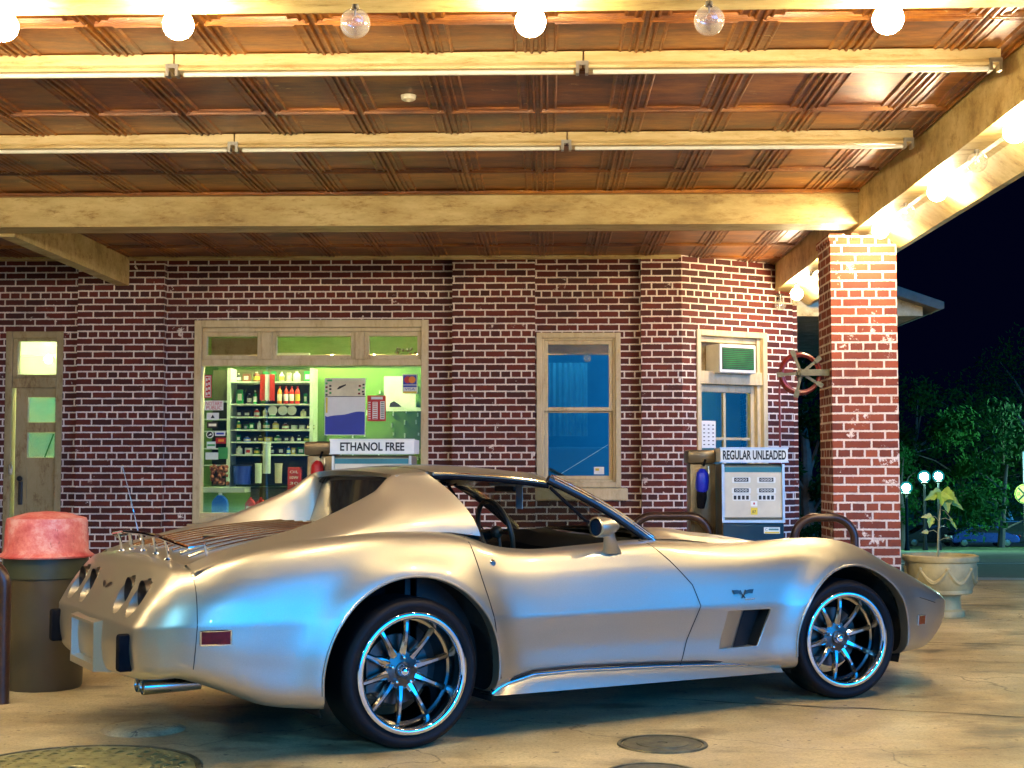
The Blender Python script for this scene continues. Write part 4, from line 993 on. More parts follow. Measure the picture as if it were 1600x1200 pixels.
b = MB(); b.box((-5.555, YW-.05, 1.09), (-5.515, YW-.025, 1.15), .006); b.tube([(-5.55, YW-.037, 1.15), (-5.55, YW-.037, 1.185), (-5.535, YW-.037, 1.20), (-5.52, YW-.037, 1.185), (-5.52, YW-.037, 1.15)], .005, 6); b.tube([(-5.535, YW-.035, 1.20), (-5.535, YW-.012, 1.22)], .004, 6)
o = b.build('padlock', 'steel', None, True); tag(centre_origin(o), 'small steel padlock hanging on the left edge of the door', 'padlock')
# papers behind the door panes
for i, (x0, x1, z0, z1, mt, lb) in enumerate(((-5.39, -5.10, 1.64, 1.885, 'thin_paper', 'pale sheet filling the upper pane of the door'), (-5.39, -5.10, 1.28, 1.515, 'thin_paper', 'pale notice filling the lower pane of the door'))):
    b = MB(); b.box((x0, YW+.075, z0), (x1, YW+.077, z1)); o = b.build('notice', mt); tag(centre_origin(o), lb, 'notice')
b = MB(); b.tube([(-5.22, YW+.068, 1.27), (-5.13, YW+.068, 1.51)], .006, 6); tag(centre_origin(b.build('rod', 'bottle_green')), 'thin green rod leaning across the lower door pane', 'rod')
# interiors
def room(name, x0, x1, y0, y1, z0, z1, mat, lamp, lx, ly, lz, llen):
    b = MB(); b.face([(x0, y1, z0), (x1, y1, z0), (x1, y1, z1), (x0, y1, z1)]); b.face([(x0, y0, z0), (x0, y1, z0), (x0, y1, z1), (x0, y0, z1)]); b.face([(x1, y0, z0), (x1, y1, z0), (x1, y1, z1), (x1, y0, z1)])
    b.face([(x0, y0, z0), (x1, y0, z0), (x1, y1, z0), (x0, y1, z0)]); b.face([(x0, y0, z1), (x1, y0, z1), (x1, y1, z1), (x0, y1, z1)]); o = bb(b, name, mat, recalc=False)
    b = MB(); b.tube([(lx-llen/2, ly, lz), (lx+llen/2, ly, lz)], .02, 10); t = bb(b, 'ceiling_lamp', lamp)
    return o
room('shop_room', -4.3, -.75, 14.69, 18.2, .02, 3.0, 'store_green', 'tube_inside', -2.5, 14.80, 2.90, 1.9)
room('back_room', -.7, 1.25, 14.69, 16.6, .02, 3.0, 'room_blue', 'tube_blue', .3, 14.80, 2.90, .8)
room('entry_room', -6.4, -4.4, 14.69, 15.6, .02, 3.0, 'store_white', 'tube_inside', -5.4, 14.95, 2.93, .9)
RB = Matrix.Translation((0, 0, 0))
b = MB(); b.box((.05, .9, .02), (AL, .95, 3.0)); b.box((.0, .27, .02), (.05, .9, 3)); b.build('bay_room', 'store_green', BAY)
b = MB(); b.tube([(.5, .55, 2.0), (.9, .55, 2.0)], .012, 8); b.build('lamp', 'tube_dim', BAY)
# curtain, stool shape and cable in the back room
b = MB(); rows = []
for i in range(40): x = .0+.42*i/39; rows.append([(x, 15.3+.02*math.sin(i*1.1), z) for z in (1.50, 2.30)])
b.grid(rows); tag(centre_origin(b.build('curtain', 'curtain_blue', smooth=True)), 'pale blue curtain hanging inside the tall sash window', 'curtain')
b = MB(); b.box((-.5, 15.0, .5), (1.1, 15.5, 1.38), .02); tag(centre_origin(b.build('cabinet', 'room_blue')), 'blue lit cabinet standing low inside the tall sash window', 'cabinet')
b = MB(); b.tube([at(877, 740, 14.62), at(950, 695, 14.62)], .004, 6); tag(centre_origin(b.build('cord', 'paper')), 'thin pale cord running slanted behind the tall window', 'cord')
# ---------------------------------------------------------------- canopy
CAN = empty('canopy', (-.95, 10, 0), 0, 'flat forecourt canopy with brown pressed tin ceiling and cream beams', 'canopy'); OC = (-.95, 10, 0)
def cb_(m_, name, mat, **k): return m_.build(name, mat, CAN, off=OC, **k)
ZC = 3.32; XL, XR = -9.0, 2.40; XM = -4.31
def tile_rows(b, x0, x1, y0, y1):
    prof = [(0, 0), (.010, 0), (.016, -.016), (.026, -.016), (.032, 0), (.044, 0), (.050, -.010), (.058, -.010), (.064, 0), (.092, 0), (.098, -.009), (.106, -.009), (.114, .003)]
    prev = None
    for ins, dz in prof:
        if 2*ins > min(x1-x0, y1-y0)-.02: break
        ring = [b.bm.verts.new(p) for p in ((x0+ins, y0+ins*.55, ZC+dz), (x1-ins, y0+ins*.55, ZC+dz), (x1-ins, y1-ins*.55, ZC+dz), (x0+ins, y1-ins*.55, ZC+dz))]
        if prev:
            for i in range(4): b.bm.faces.new([prev[i], prev[(i+1) % 4], ring[(i+1) % 4], ring[i]])
        prev = ring
    b.bm.faces.new(prev)
b = MB()
sX = at(708, 120, 7.97); sX = (at(705, 122, 1).x)*1; 
X0 = -.60
PX, PY = .536, .865
kx0 = int(math.floor((XL-X0)/PX)); kx1 = int(math.ceil((XR-X0)/PX)); ky0 = -4; ky1 = 8
for i in range(kx0, kx1):
    for j in range(ky0, ky1):
        x0, x1 = max(XL, X0+i*PX), min(XR, X0+(i+1)*PX); y0, y1 = max(5.5, 8.35+j*PY), min(15.05, 8.35+(j+1)*PY)
        if x1-x0 > .05 and y1-y0 > .05: tile_rows(b, x0, x1, y0, y1)
cb_(b, 'ceiling', 'tin')
b = MB(); b.box((XL-.4, 5.2, 3.45), (2.8, 15.0, 3.7)); cb_(b, 'roof_slab', 'wall_grey')
b = MB(); b.box((XL+.001, 10.87, 3.055), (XR-.001, 11.17, 3.44)); b.box((XL+.002, 10.862, 3.055), (XR-.002, 10.87, 3.068)); cb_(b, 'cross_beam', 'beam_paint')
b = MB(); b.box((XL+.003, 10.80, 3.29), (XR-.003, 10.87, 3.318), .006); cb_(b, 'beam_moulding', 'tin')
b = MB(); b.box((XL+.003, YW-.145, 3.285), (1.32, YW-.118, 3.318)); b.box((XL+.003, YW-.20, 3.296), (1.34, YW-.146, 3.318)); cb_(b, 'wall_moulding', 'beam_paint')
b = MB(); b.prism([(XR, 3.44), (XR, 3.03), (2.545, 3.03), (2.56, 3.015), (2.60, 3.0), (2.745, 2.888), (2.79, 2.888), (2.79, 3.72), (XR+.01, 3.72)], 5.62, 15.0); cb_(b, 'side_beam', 'beam_paint')
b = MB(); b.box((XM-.13, 11.171, 3.03), (XM, 14.28, 3.44)); cb_(b, 'inner_beam', 'beam_paint')
b = MB(); b.box((XL-.4, 5.62, 2.95), (XL, 14.28, 3.72)); cb_(b, 'side_beam', 'beam_paint')
b = MB(); b.box((XL-.4, 5.30, 3.03), (2.79, 5.62, 3.72)); cb_(b, 'front_beam', 'beam_paint')
for x0, x1, sg in ((2.203, 2.715, 1), (-9.45, -8.95, -1)):
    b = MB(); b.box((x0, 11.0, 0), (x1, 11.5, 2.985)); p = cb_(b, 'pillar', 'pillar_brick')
    b = MB(); b.box((x0-.012, 10.985, 2.94), (x0+.11, 11.515, 2.995)); b.box((x0+.16, 10.985, 2.95), (x0+.22, 11.2, 3.0)) ; b.box((x1-.12, 10.985, 2.985), (x1-.02, 11.515, 3.02)); b.build('capping_brick', 'pillar_brick', p, off=OC) if False else cb_(b, 'capping', 'pillar_brick')
# strip lights
def strip_light(y, x0, x1, joints, label):
    e = empty('strip_light', ((x0+x1)/2, y, ZC), 0, label, 'strip light', 'tube light boxes under the canopy ceiling'); O = e.location
    b = MB()
    cuts = [x0]+joints+[x1]
    for a, c in zip(cuts, cuts[1:]): b.box((a+.004, y, 3.262), (c-.004, y+.13, 3.318), .004)
    b.build('housing', 'fixture_paint', e, off=O)
    for a, c in zip(cuts, cuts[1:]):
        b = MB(); b.prism([(y+.004, 3.262), (y-.010, 3.242), (y-.004, 3.230), (y+.13, 3.230), (y+.126, 3.262)], a+.02, c-.02, 'YZ'); b.build('reflector', 'fixture_paint', e, off=O)
        b = MB(); b.tube([(a+.05, y+.020, 3.214), (c-.05, y+.020, 3.214)], .0125, 12); b.build('tube', 'white_plastic', e, True, off=O)
    for j in joints+[x1-.03]:
        b = MB(); b.box((j-.038, y-.018, 3.198), (j-.022, y+.04, 3.262)); b.box((j+.010, y-.018, 3.198), (j+.026, y+.04, 3.262)); b.box((j-.038, y-.020, 3.240), (j+.026, y-.010, 3.262)); b.build('bracket', 'steel', e, off=O)
strip_light(7.14, -6.2, 2.315, [-4.1, -1.94, .18], 'long cream strip light box nearest the row of front bulbs')
strip_light(8.90, -6.3, 2.32, [-4.2, -2.02, .12], 'long cream strip light box nearest the cross beam')
b = MB(); c = at(637, 150, 7.95); b.lathe([(1e-4, -.030), (.030, -.030), (.040, -.024), (.046, 0)], (c.x, 8.0, ZC), seg=28); b.lathe([(1e-4, -.036), (.010, -.036), (.012, -.030)], (c.x, 8.0, ZC), seg=12)
tag(centre_origin(b.build('smoke_detector', 'cream_metal', smooth=True)), 'small round cream detector on the tin ceiling', 'smoke detector')
# globe bulbs
def globe(x, y, z, lit, label):
    nm = 'globe_bulb'; e = empty(nm, (x, y, z+.115), 0, label, 'light bulb', 'globe bulbs screwed under the canopy edge')
    r = .0605
    b = MB(); b.lathe([(max(1e-4, r*math.sin(t)), -r*math.cos(t)-.115) for t in np.linspace(0, math.pi-.32, 16)]+[(.016, -.048), (.015, -.035)], seg=28); g_ = b.build('glass_globe', 'bulb_lit' if lit else 'bulb_glass', e, True)
    b = MB(); b.lathe([(.014, -.060), (.0145, -.030), (.019, -.028), (.021, -.010), (.042, -.006), (.045, .0)], seg=20); b.build('socket', 'dark_metal', e, True)
    if not lit:
        b = MB(); b.lathe([(.006, -.05), (.004, -.085)], seg=8)
        for k in (-1, 1): b.tube([(0, 0, -.082), (.010*k, 0, -.095), (.016*k, 0, -.118)], .0008, 5)
        b.tube([(-.016, 0, -.118), (-.008, 0, -.108), (0, 0, -.118), (.008, 0, -.108), (.016, 0, -.118)], .0008, 5)
        b.build('filament', 'steel', g_)
lab = lambda l, t: ('glowing' if l else 'unlit clear')+' round bulb '+t
front = [(-3.62, 1, 'out of frame, far left on the middle beam'), (-2.91, 1, 'out of frame left on the middle beam'), (-2.195, 1, 'cut off by the left edge of the picture'), (-1.484, 1, 'above the left joint of the nearest strip light'), (-.772, 0, 'between two glowing bulbs, left of the smoke detector'), (-.071, 1, 'near the centre of the foremost beam'), (.639, 0, 'right of the centre of the foremost beam'), (1.345, 1, 'at the right end of the foremost beam'), (2.05, 0, 'out of frame at the front right corner')]
for x, l, t in front: globe(x, 5.52, 2.955+(.0), l, lab(l, t))
sideb = [(2.53, 6.05, 2.955, 1, 'out of frame, nearest on the side beam'), (2.53, 6.75, 2.955, 0, 'out of frame on the side beam'), (2.475, 7.45, 2.957, 1, 'cut off by the right edge of the picture'), (2.50, 8.2, 2.955, 0, 'nearest of the unlit ones on the side beam'), (2.515, 9.10, 2.957, 1, 'in the middle of the side beam'), (2.51, 9.88, 2.957, 0, 'on the side beam just before the brick pillar'), (2.50, 10.60, 2.957, 1, 'shining at the top of the brick pillar'),
 (2.50, 12.5, 2.95, 1, 'behind the brick pillar'), (2.50, 13.4, 2.935, 0, 'peeking out left of the pillar behind it'), (2.485, 14.1, 2.90, 1, 'between the pillar and the angled wall'), (2.435, 14.80, 2.868, 0, 'against the bricks of the angled wall')]
for x, y, z, l, t in sideb: globe(x, y, z, l, lab(l, t))
ORD = ['nearest', 'second', 'third', 'fourth', 'fifth', 'sixth', 'seventh', 'eighth', 'ninth']
for k, x in enumerate((-8.4, -7.2, -6.0, -4.8)): globe(x, 5.52, 2.955, 1, ORD[k+1]+' glowing bulb from the far left end of the front beam, out of frame')
# ================================================================= THINGS ON THE FORECOURT
def rrect(x0, x1, z0, z1, r, n=5):
    P = []
    for cx, cz, a0 in ((x1-r, z1-r, 0), (x0+r, z1-r, 90), (x0+r, z0+r, 180), (x1-r, z0+r, 270)):
        for k in range(n+1): a = R(a0+90*k/n); P.append((cx+r*math.cos(a), cz+r*math.sin(a)))
    return P
def pump(x0, x1, mx0, yf, ztop, zs0, zface, label, word, fit, teal):
    e = empty('fuel_pump', ((x0+x1)/2, yf+.25, 0), 0, label, 'fuel pump', 'fuel pumps between the canopy pillars'); O = e.location
    b = MB(); b.box((x0+.015, yf+.03, .15), (x1-.015, yf+.50, zs0-.012), .012); b.box((x0+.03, yf+.05, .10), (x1-.03, yf+.48, .16)); b.build('cabinet', 'pump_brown', e, off=O)
    # face panel
    b = MB(); b.box((x0+.03, yf+.008, zface), (x1-.03, yf+.029, zs0-.035), .006); fp = b.build('face_panel', 'cream_metal', e, off=O)
    b = MB(); b.box((x0+.012, yf-.004, zface-.02), (x0+.030, yf+.03, zs0-.014)); b.box((x1-.030, yf-.004, zface-.02), (x1-.012, yf+.03, zs0-.014)); b.box((x0+.012, yf-.006, zface-.038), (x1-.012, yf+.03, zface-.019)); b.build('face_trim', 'aluminium', e, off=O)
    b = MB(); b.box((x0+.034, yf+.003, zs0-.075), (x1-.034, yf+.008, zs0-.037)); b.build('teal_strip', 'pump_teal', fp)  # teal strip across the top of the face panel
    fp.children[0].location = -Vector(O)
    b = MB(); b.box((x0+.02, yf+.012, .17), (x1-.02, yf+.032, zface-.045), .004); lp = b.build('lower_panel', 'pump_blue', e, off=O)
    # header sign
    b = MB(); b.box((x0, yf-.02, zs0), (x1+.012, yf+.40, ztop), .004); hd_ = b.build('header_sign', 'white_plastic', e, off=O)
    b = MB(); b.box((x0-.004, yf-.026, ztop-.008), (x1+.016, yf+.0, ztop+.004)); b.box((x0-.004, yf-.026, zs0-.004), (x1+.016, yf+.0, zs0+.006)); b.build('sign_rail', 'aluminium', e, off=O)
    text(word, 'lettering', 'black_ink', .08, hd_, Matrix.Translation(-Vector(O)) @ facing((x0+x1)/2+.008, yf-.0225, (zs0+ztop)/2), .0012, fit, .0022)
    # counters
    cxs = [x0+(x1-x0)*.32, x0+(x1-x0)*.70]; top = zs0-.075; h = top-zface
    for cx in cxs:
        for (dz, wd, hh) in ((.10, .062, .022), (.335, .064, .022)):
            z_ = top-h*dz-.02; b = MB(); b.prism(rrect(cx-wd-.008, cx+wd+.008, z_-hh-.006, z_+hh-.006, .010), yf+.0045, yf+.0078); w1 = b.build('counter', 'white_plastic', e, off=O)
            b = MB(); b.box((cx-wd*.86, yf+.002, z_-.018), (cx+wd*.86, yf+.0042, z_+.012)); b.build('window', 'black_ink', w1)
            w1.children[0].location = -Vector(O)
            text('0009' if (dz < .2 and 'ETH' in word) else '0000', 'digits', 'paper', .026, w1, Matrix.Translation(-Vector(O)) @ facing(cx, yf+.0015, z_-.003), .0004, (wd*1.4, .018))
            b = MB(); b.box((cx-.022, yf+.005, z_+.024), (cx+.022, yf+.0075, z_+.030)); b.build('caption', 'black_ink', w1); w1.children[-1].location = -Vector(O)
        z_ = top-h*.56; b = MB(); b.prism(rrect(cx-.068, cx+.068, z_-.024, z_+.024, .010), yf+.0045, yf+.0078); w1 = b.build('counter', 'white_plastic', e, off=O)
        b = MB()
        for k in range(4): b.box((cx-.058+.031*k, yf+.002, z_-.015), (cx-.038+.031*k, yf+.0042, z_+.015))
        b.build('windows', 'black_ink', w1); w1.children[0].location = -Vector(O)
    mxx = (x0+x1)/2+.005
    b = MB(); b.box((mxx-.025, yf+.004, zface+.085), (mxx+.025, yf+.0078, zface+.125)); s_ = b.build('sticker', 'paper', e, off=O)
    b = MB(); b.box((mxx-.006, yf+.002, zface+.098), (mxx+.006, yf+.0038, zface+.114)); b.build('mark', 'red_ink', s_); s_.children[0].location = -Vector(O)
    b = MB(); b.box((mxx-.024, yf+.004, zface+.022), (mxx+.026, yf+.0078, zface+.075)); s_ = b.build('sticker', 'yellow_ink', e, off=O)
    text('87' if 'REG' in word else '90', 'lettering', 'black_ink', .03, s_, Matrix.Translation(-Vector(O)) @ facing(mxx, yf+.0035, zface+.045), .0004, (.028, .022))
    b = MB(); b.box((x1-.17, yf+.007, zface-.12), (x1-.05, yf+.0115, zface-.072)); s_ = b.build('sticker', 'paper', e, off=O)
    b = MB(); b.box((x1-.135, yf+.005, zface-.095), (x1-.06, yf+.0065, zface-.085)); b.box((x1-.135, yf+.005, zface-.080), (x1-.06, yf+.0065, zface-.077)); b.build('print', 'pump_teal', s_); s_.children[0].location = -Vector(O)
    b = MB(); b.box((x1-.165, yf+.005, zface-.118), (x1-.055, yf+.0065, zface-.106)); b.build('print', 'yellow_ink', s_); s_.children[1].location = -Vector(O)
    text('C', 'print', 'pump_teal', .03, s_, Matrix.Translation(-Vector(O)) @ facing(x1-.152, yf+.006, zface-.09), .0004, (.018, .022))
    # nozzle boot at the left
    b = MB(); b.box((mx0+.02, yf+.28, .30), (x0-.002, yf+.56, zs0-.01), .01); b.box((mx0, yf+.24, zs0-.01), (x0-.004, yf+.58, ztop-.012), .018); b.box((mx0+.05, yf+.268, .55), (x0-.03, yf+.281, zs0-.06), .004); b.build('nozzle_boot', 'pump_brown', e, True, off=O)
    cx = (mx0+x0)/2-.005; zn = zs0-.13
    b = MB(); b.tube([(cx+.004, yf+.195, zn+.075), (cx, yf+.19, zn+.045), (cx, yf+.19, zn-.01), (cx-.004, yf+.19, zn-.075), (cx-.004, yf+.195, zn-.10)], [.022, .046, .052, .050, .034], 12)
    nz_ = b.build('nozzle', 'blue_plastic' if 'REG' in word else 'red_ink', e, True, off=O)
    b = MB(); b.tube([(cx-.004, yf+.195, zn-.075), (cx-.006, yf+.20, zn-.15), (cx-.01, yf+.22, zn-.22)], [.040, .042, .030], 10); b.tube([(cx+.012, yf+.22, zn+.10), (cx+.03, yf+.235, zn+.15)], .009, 8)
    b.build('hose', 'rubber', e, True, off=O)
    b = MB(); b.tube([(cx+.05, yf+.21, zn+.10), (cx+.055, yf+.205, zn+.05), (cx+.03, yf+.2, zn-.02), (cx+.045, yf+.205, zn-.06)], .006, 6); b.build('nozzle_lever', 'steel', e, True, off=O)
pump(1.294, 1.790, 1.075, 10.70, 1.319, 1.212, .794, 'blue and cream gas pump with a worn REGULAR UNLEADED header', 'REGULAR UNLEADED', (.475, .072), True)
pump(-1.665, -1.035, -1.91, 10.70, 1.385, 1.275, .80, 'cream gas pump under a clean ETHANOL FREE header, mostly behind the car', 'ETHANOL FREE', (.49, .066), True)
# islands
for x0, x1, lb in ((.55, 2.15, 'low concrete island under the right gas pump'), (-2.5, -.4, 'low concrete island under the left gas pump')):
    b = MB(); b.prism(rrect(x0, x1, 10.60, 11.32, .15), 0.0, .13, 'XY'); tag(centre_origin(b.build('pump_island', 'concrete')), lb, 'island')
# pipe hoops
def hoop(x0, x1, y, zt, r, rad, label, legs=(1, 1)):
    P = []
    P += [(x0, y, 0), (x0, y, zt-rad)]
    for k in range(1, 9): a = R(180-90*k/8); P.append((x0+rad+rad*math.cos(a), y, zt-rad+rad*math.sin(a)))
    for k in range(0, 9): a = R(90-90*k/8); P.append((x1-rad+rad*math.cos(a), y, zt-rad+rad*math.sin(a)))
    P += [(x1, y, 0)]
    b = MB(); b.tube(P, r, 14); tag(centre_origin(b.build('pipe_guard', 'hoop_paint', smooth=True)), label, 'pipe guard', 'bent pipe guards round the pumps')
hoop(.63, 1.235, 10.88, .80, .032, .17, 'brown bent pipe guard left of the REGULAR UNLEADED pump')
hoop(1.875, 2.335, 10.88, .79, .032, .17, 'brown bent pipe guard between the right pump and the brick pillar')
hoop(-3.50, -2.735, 7.05, .70, .034, .12, 'dark pipe guard cut off by the left edge of the picture')
# trash can
TC = empty('trash_can', (-2.715, 7.58, 0), 0, 'brown plastic trash can with a faded red dome lid beside the car', 'trash can')
b = MB(); b.lathe([(1e-4, .0), (.190, .0), (.197, .012), (.206, .40), (.212, .58), (.214, .60), (.214, .62)], seg=48); b.build('barrel', 'barrel_plastic', TC, True)
b = MB(); b.lathe([(.210, .585), (.220, .590), (.221, .72), (.214, .73)], seg=48); b.build('band', 'barrel_band', TC, True)
b = MB(); b.lathe([(.205, .695), (.246, .697), (.250, .706), (.232, .718), (.221, .730), (.212, .885), (.206, .905), (.10, .935), (1e-4, .942)], seg=48)
ld = b.build('lid', 'faded_red', TC, True, angle=50)
b = MB()
random.seed(5)
for k in range(26):
    a = R(random.uniform(-66, -30)); z = .752+random.random()**2*.11; s_ = random.uniform(.005, .016)
    r_ = .2205-.009*(z-.73)/.155+.001; q = [(r_*math.cos(a+t*.05)+0, r_*math.sin(a+t*.05), z+dz) for t, dz in ((-s_*9, 0), (0, s_*.8), (s_*9, .002), (s_*2, -s_*.7))]; b.face(q)
b.build('worn_patches', 'clay_brown', ld)
# hose reel on the pillar
HR = empty('hose_reel', (1.985, 11.15, 1.91), 0, 'rusty hose reel with coiled red hose bracketed to the brick pillar', 'hose reel')
b = MB()
for k, (rr, yy) in enumerate(((.150, -.035), (.158, -.012), (.150, .012), (.140, -.02), (.142, .0), (.160, .03), (.150, .035))):
    b.tube([(rr*math.cos(a)+.004*math.sin(3*a+k), yy, rr*math.sin(a)) for a in np.linspace(0, 2*math.pi, 49)], .0105, 8, False)
b.tube([(-.155, -.01, 0), (-.165, 0, -.12), (-.165, 0, -.5), (-.160, .01, -.9), (-.15, .05, -1.6)], .008, 8)
b.build('hose', 'hose_red', HR, True)
b = MB()
for k in range(5):
    a = R(112+72*k); ca, sa = math.cos(a), math.sin(a)
    for p, q, hw in (((.01), (.185), .011),):
        pts = [(p*ca-hw*sa, -.052, p*sa+hw*ca), (q*ca-hw*sa, -.052, q*sa+hw*ca), (q*ca+hw*sa, -.052, q*sa-hw*ca), (p*ca+hw*sa, -.052, p*sa-hw*ca)]
        V0 = [b.bm.verts.new(t) for t in pts]; V1 = [b.bm.verts.new((t[0], t[1]+.008, t[2])) for t in pts]; b.bm.faces.new(V0); b.bm.faces.new(V1[::-1])
        for i in range(4): b.bm.faces.new([V0[i], V1[i], V1[(i+1) % 4], V0[(i+1) % 4]])
        q0, q1, h2 = .140, .195, .019; pts = [(q0*ca-h2*sa, -.060, q0*sa+h2*ca), (q1*ca-h2*sa, -.060, q1*sa+h2*ca), (q1*ca+h2*sa, -.060, q1*sa-h2*ca), (q0*ca+h2*sa, -.060, q0*sa-h2*ca)]
        V0 = [b.bm.verts.new(t) for t in pts]; V1 = [b.bm.verts.new((t[0], t[1]+.007, t[2])) for t in pts]; b.bm.faces.new(V0); b.bm.faces.new(V1[::-1])
        for i in range(4): b.bm.faces.new([V0[i], V1[i], V1[(i+1) % 4], V0[(i+1) % 4]])
b.lathe([(1e-4, -.066), (.028, -.064), (.034, -.050), (.034, .045)], (0, 0, 0), 'Y', 20)
b.build('spider', 'reel_metal', HR)
b = MB(); b.box((-.01, -.075, -.022), (.216, -.066, .030), .002); b.build('bracket', 'reel_metal', HR)
# planter and young plant
PL = empty('planter', (3.10, 11.30, 0), 0, 'tan stone urn planter with moulded swags beside the brick pillar', 'planter')
b = MB(); b.lathe([(1e-4, .0), (.170, .0), (.178, .02), (.172, .045), (.150, .06), (.145, .15), (.158, .17), (.235, .185), (.240, .20), (.236, .215), (.250, .235), (.270, .33), (.276, .40), (.272, .425), (.290, .435), (.296, .455), (.292, .475), (.270, .482), (.262, .47), (.255, .44)], seg=64)
b.build('urn', 'planter_stone', PL, True, angle=40)
b = MB()
for k in range(8):
    a0 = 2*math.pi*(k-.1)/8; pts = []; rs = []
    for t in np.linspace(0, 1, 13):
        a = a0+2*math.pi/8*t; z = .375-.10*math.sin(math.pi*t); rr = .275-.019*math.sin(math.pi*t)**.8; pts.append((rr*math.cos(a), rr*math.sin(a), z)); rs.append(.010+.012*math.sin(math.pi*t))
    b.tube(pts, rs, 8); b.ball((.272*math.cos(a0), .272*math.sin(a0), .38), .018, 10)
b.build('swag', 'planter_stone', PL, True)
b = MB(); b.lathe([(1e-4, .445), (.15, .440), (.262, .430)], seg=32); b.build('soil', 'soil', PL)
PT = empty('young_plant', (3.08, 11.30, .44), 0, 'spindly young plant with drooping broad leaves growing in the urn', 'plant')
b = MB(); b.tube([(0, 0, 0), (.006, 0, .2), (.022, 0, .38), (.040, 0, .535)], [.010, .008, .006, .004], 8)
random.seed(11)
def leaf(b, base, tip, wd, droop=.0, fold=.25):
    base, tip = Vector(base), Vector(tip); d = tip-base; L = d.length; d.normalize(); sd = d.cross(Vector((0, -1, .25))).normalized(); nn = sd.cross(d).normalized()
    outl = [(0, 0), (.08, .55), (.25, .95), (.42, .62), (.55, .80), (.72, .35), (.85, .28), (1, 0)]
    for s_ in (-1, 1):
        prev = None
        for (t, h) in outl:
            c = base+d*L*t-nn*0+Vector((0, 0, -droop*t*t)); o_ = c+sd*s_*wd*h+nn*abs(h)*wd*fold
            if prev:
                try: b.bm.faces.new([b.bm.verts.new(p) for p in (prev[0], c, o_, prev[1])])
                except ValueError: pass
            prev = (c, o_)
stems = MB()
lf = MB(); ld2 = MB()
L_ = [((.040,0,.535), (-.105,-.02,.50), .038), ((.040,0,.535), (.155,-.03,.47), .050), ((.045,0,.54), (.075,-.05,.40), .055), ((.04,0,.53), (.215,.02,.42), .034), ((.045,.02,.54), (.06,.12,.50), .04), ((.04,0,.53), (.01,-.09,.46), .04), ((.04,.0,.54), (.12,-.08,.50), .045)]
for a_, c_, w_ in L_: leaf(lf, a_, c_, w_*1.35, .03)
for zb, tx, tz in ((.30, -.05, .345), (.205, -.075, .225), (.40, .10, .335), (.32, .12, .30)):
    x_ = .006+.03*zb; stems.tube([(x_, 0, zb), ((x_+tx)/2, 0, (zb+tz)/2+.02), (tx, -.01, tz)], .0025, 6)
leaf(lf, (-.05, -.01, .345), (-.075, -.04, .26), .035, .01); leaf(ld2, (-.045, -.01, .355), (-.135, -.02, .335), .022); leaf(ld2, (-.075, -.01, .225), (-.135, -.02, .215), .022); leaf(lf, (.12, 0, .30), (.155, 0, .235), .012); leaf(lf, (.10, 0, .335), (.13, 0, .26), .014)
for zb, tx in ((.15, .10), (.25, .06)): stems.tube([(.008, 0, zb), (.05, 0, zb+.02), (tx, 0, zb+.028)], .002, 6)
b.build('stem', 'stem', PT, True); stems.build('twigs', 'stem', PT, True)
for mb_, mt in ((lf, 'leaf'), (ld2, 'leaf_dry')): mb_.build('leaves', mt, PT)
# ---------------------------------------------------------------- inside and on the shop window
YS = 14.95
def px_box(x0, y0, x1, y1, Y, dep): a = at(x0, y1, Y); c = at(x1, y0, Y); return (a.x, Y, a.z), (c.x, Y+dep, c.z)
SH = empty('display_shelf', (at(420, 700, YS).x, YS+.15, 0), 0, 'white open shelf unit full of small goods inside the shop window', 'shelf'); OS = SH.location
for px in (358, 487):
    b = MB(); a = at(px, 575, YS); c = at(px, 760, YS); b.box((a.x-.018, YS, c.z), (a.x+.018, YS+.30, a.z)); b.build('upright', 'store_white', SH, off=OS)
for i, py in enumerate((597, 632, 652, 672, 691, 711)):
    b = MB(); p0, p1 = at(358, py, YS), at(487, py, YS); b.box((p0.x+.018, YS+.01, p0.z-.008), (p1.x-.018, YS+.29, p0.z+.008)); b.build('shelf_board', 'store_white', SH, off=OS)
b = MB(); p0, p1 = at(320, 760, YS), at(487, 575, YS); b.box((p0.x, YS+.301, p0.z), (p1.x, YS+.33, p1.z)); b.build('back_board', 'store_dark', SH, off=OS)
for py in (627, 655, 674, 701, 727):
    b = MB(); p0, p1 = at(318, py, YS), at(358, py, YS); b.box((p0.x, YS+.02, p0.z-.007), (p1.x-.019, YS+.25, p0.z+.007)); b.build('shelf_board', 'store_white', SH, off=OS)
def bottle(x, y, z, r, h, mat, kind, label, group=None, cap='white_plastic'):
    e = empty(kind, (x, y, z), 0, label, kind.replace('_', ' '), group)
    b = MB(); b.lathe([(1e-4, 0), (r*.96, 0), (r, h*.04), (r, h*.62), (r*.75, h*.76), (r*.34, h*.84), (r*.34, h*.90)], seg=16); b.build('bottle_body', mat, e, True)
    b = MB(); b.lathe([(r*.40, h*.89), (r*.40, h*.99), (1e-4, h)], seg=12); b.build('cap', cap, e, True)
    b = MB(); b.lathe([(r*1.01, h*.16), (r*1.02, h*.20), (r*1.02, h*.50), (r*1.01, h*.54)], seg=16); b.build('wrapper', random.choice(['paper', 'bottle_yellow', 'bottle_cream', 'store_white']), e, True)
def carton(x, y, z, w_, h, d, mat, label, group=None):
    b = MB(); b.box((x-w_/2, y, z), (x+w_/2, y+d, z+h), .003); o = b.build('carton', mat); tag(centre_origin(o), label, 'carton', group)
    b = MB(); b.box((x-w_*.3, y-.0015, z+h*.25), (x+w_*.3, y-.0002, z+h*.7)); c = b.build('print', 'paper' if mat != 'paper' else 'red_ink', o, off=o.location); 
random.seed(3)
shelf_rows = [(597, 597), (632, 597), (652, 632), (672, 652), (691, 672), (711, 691)]
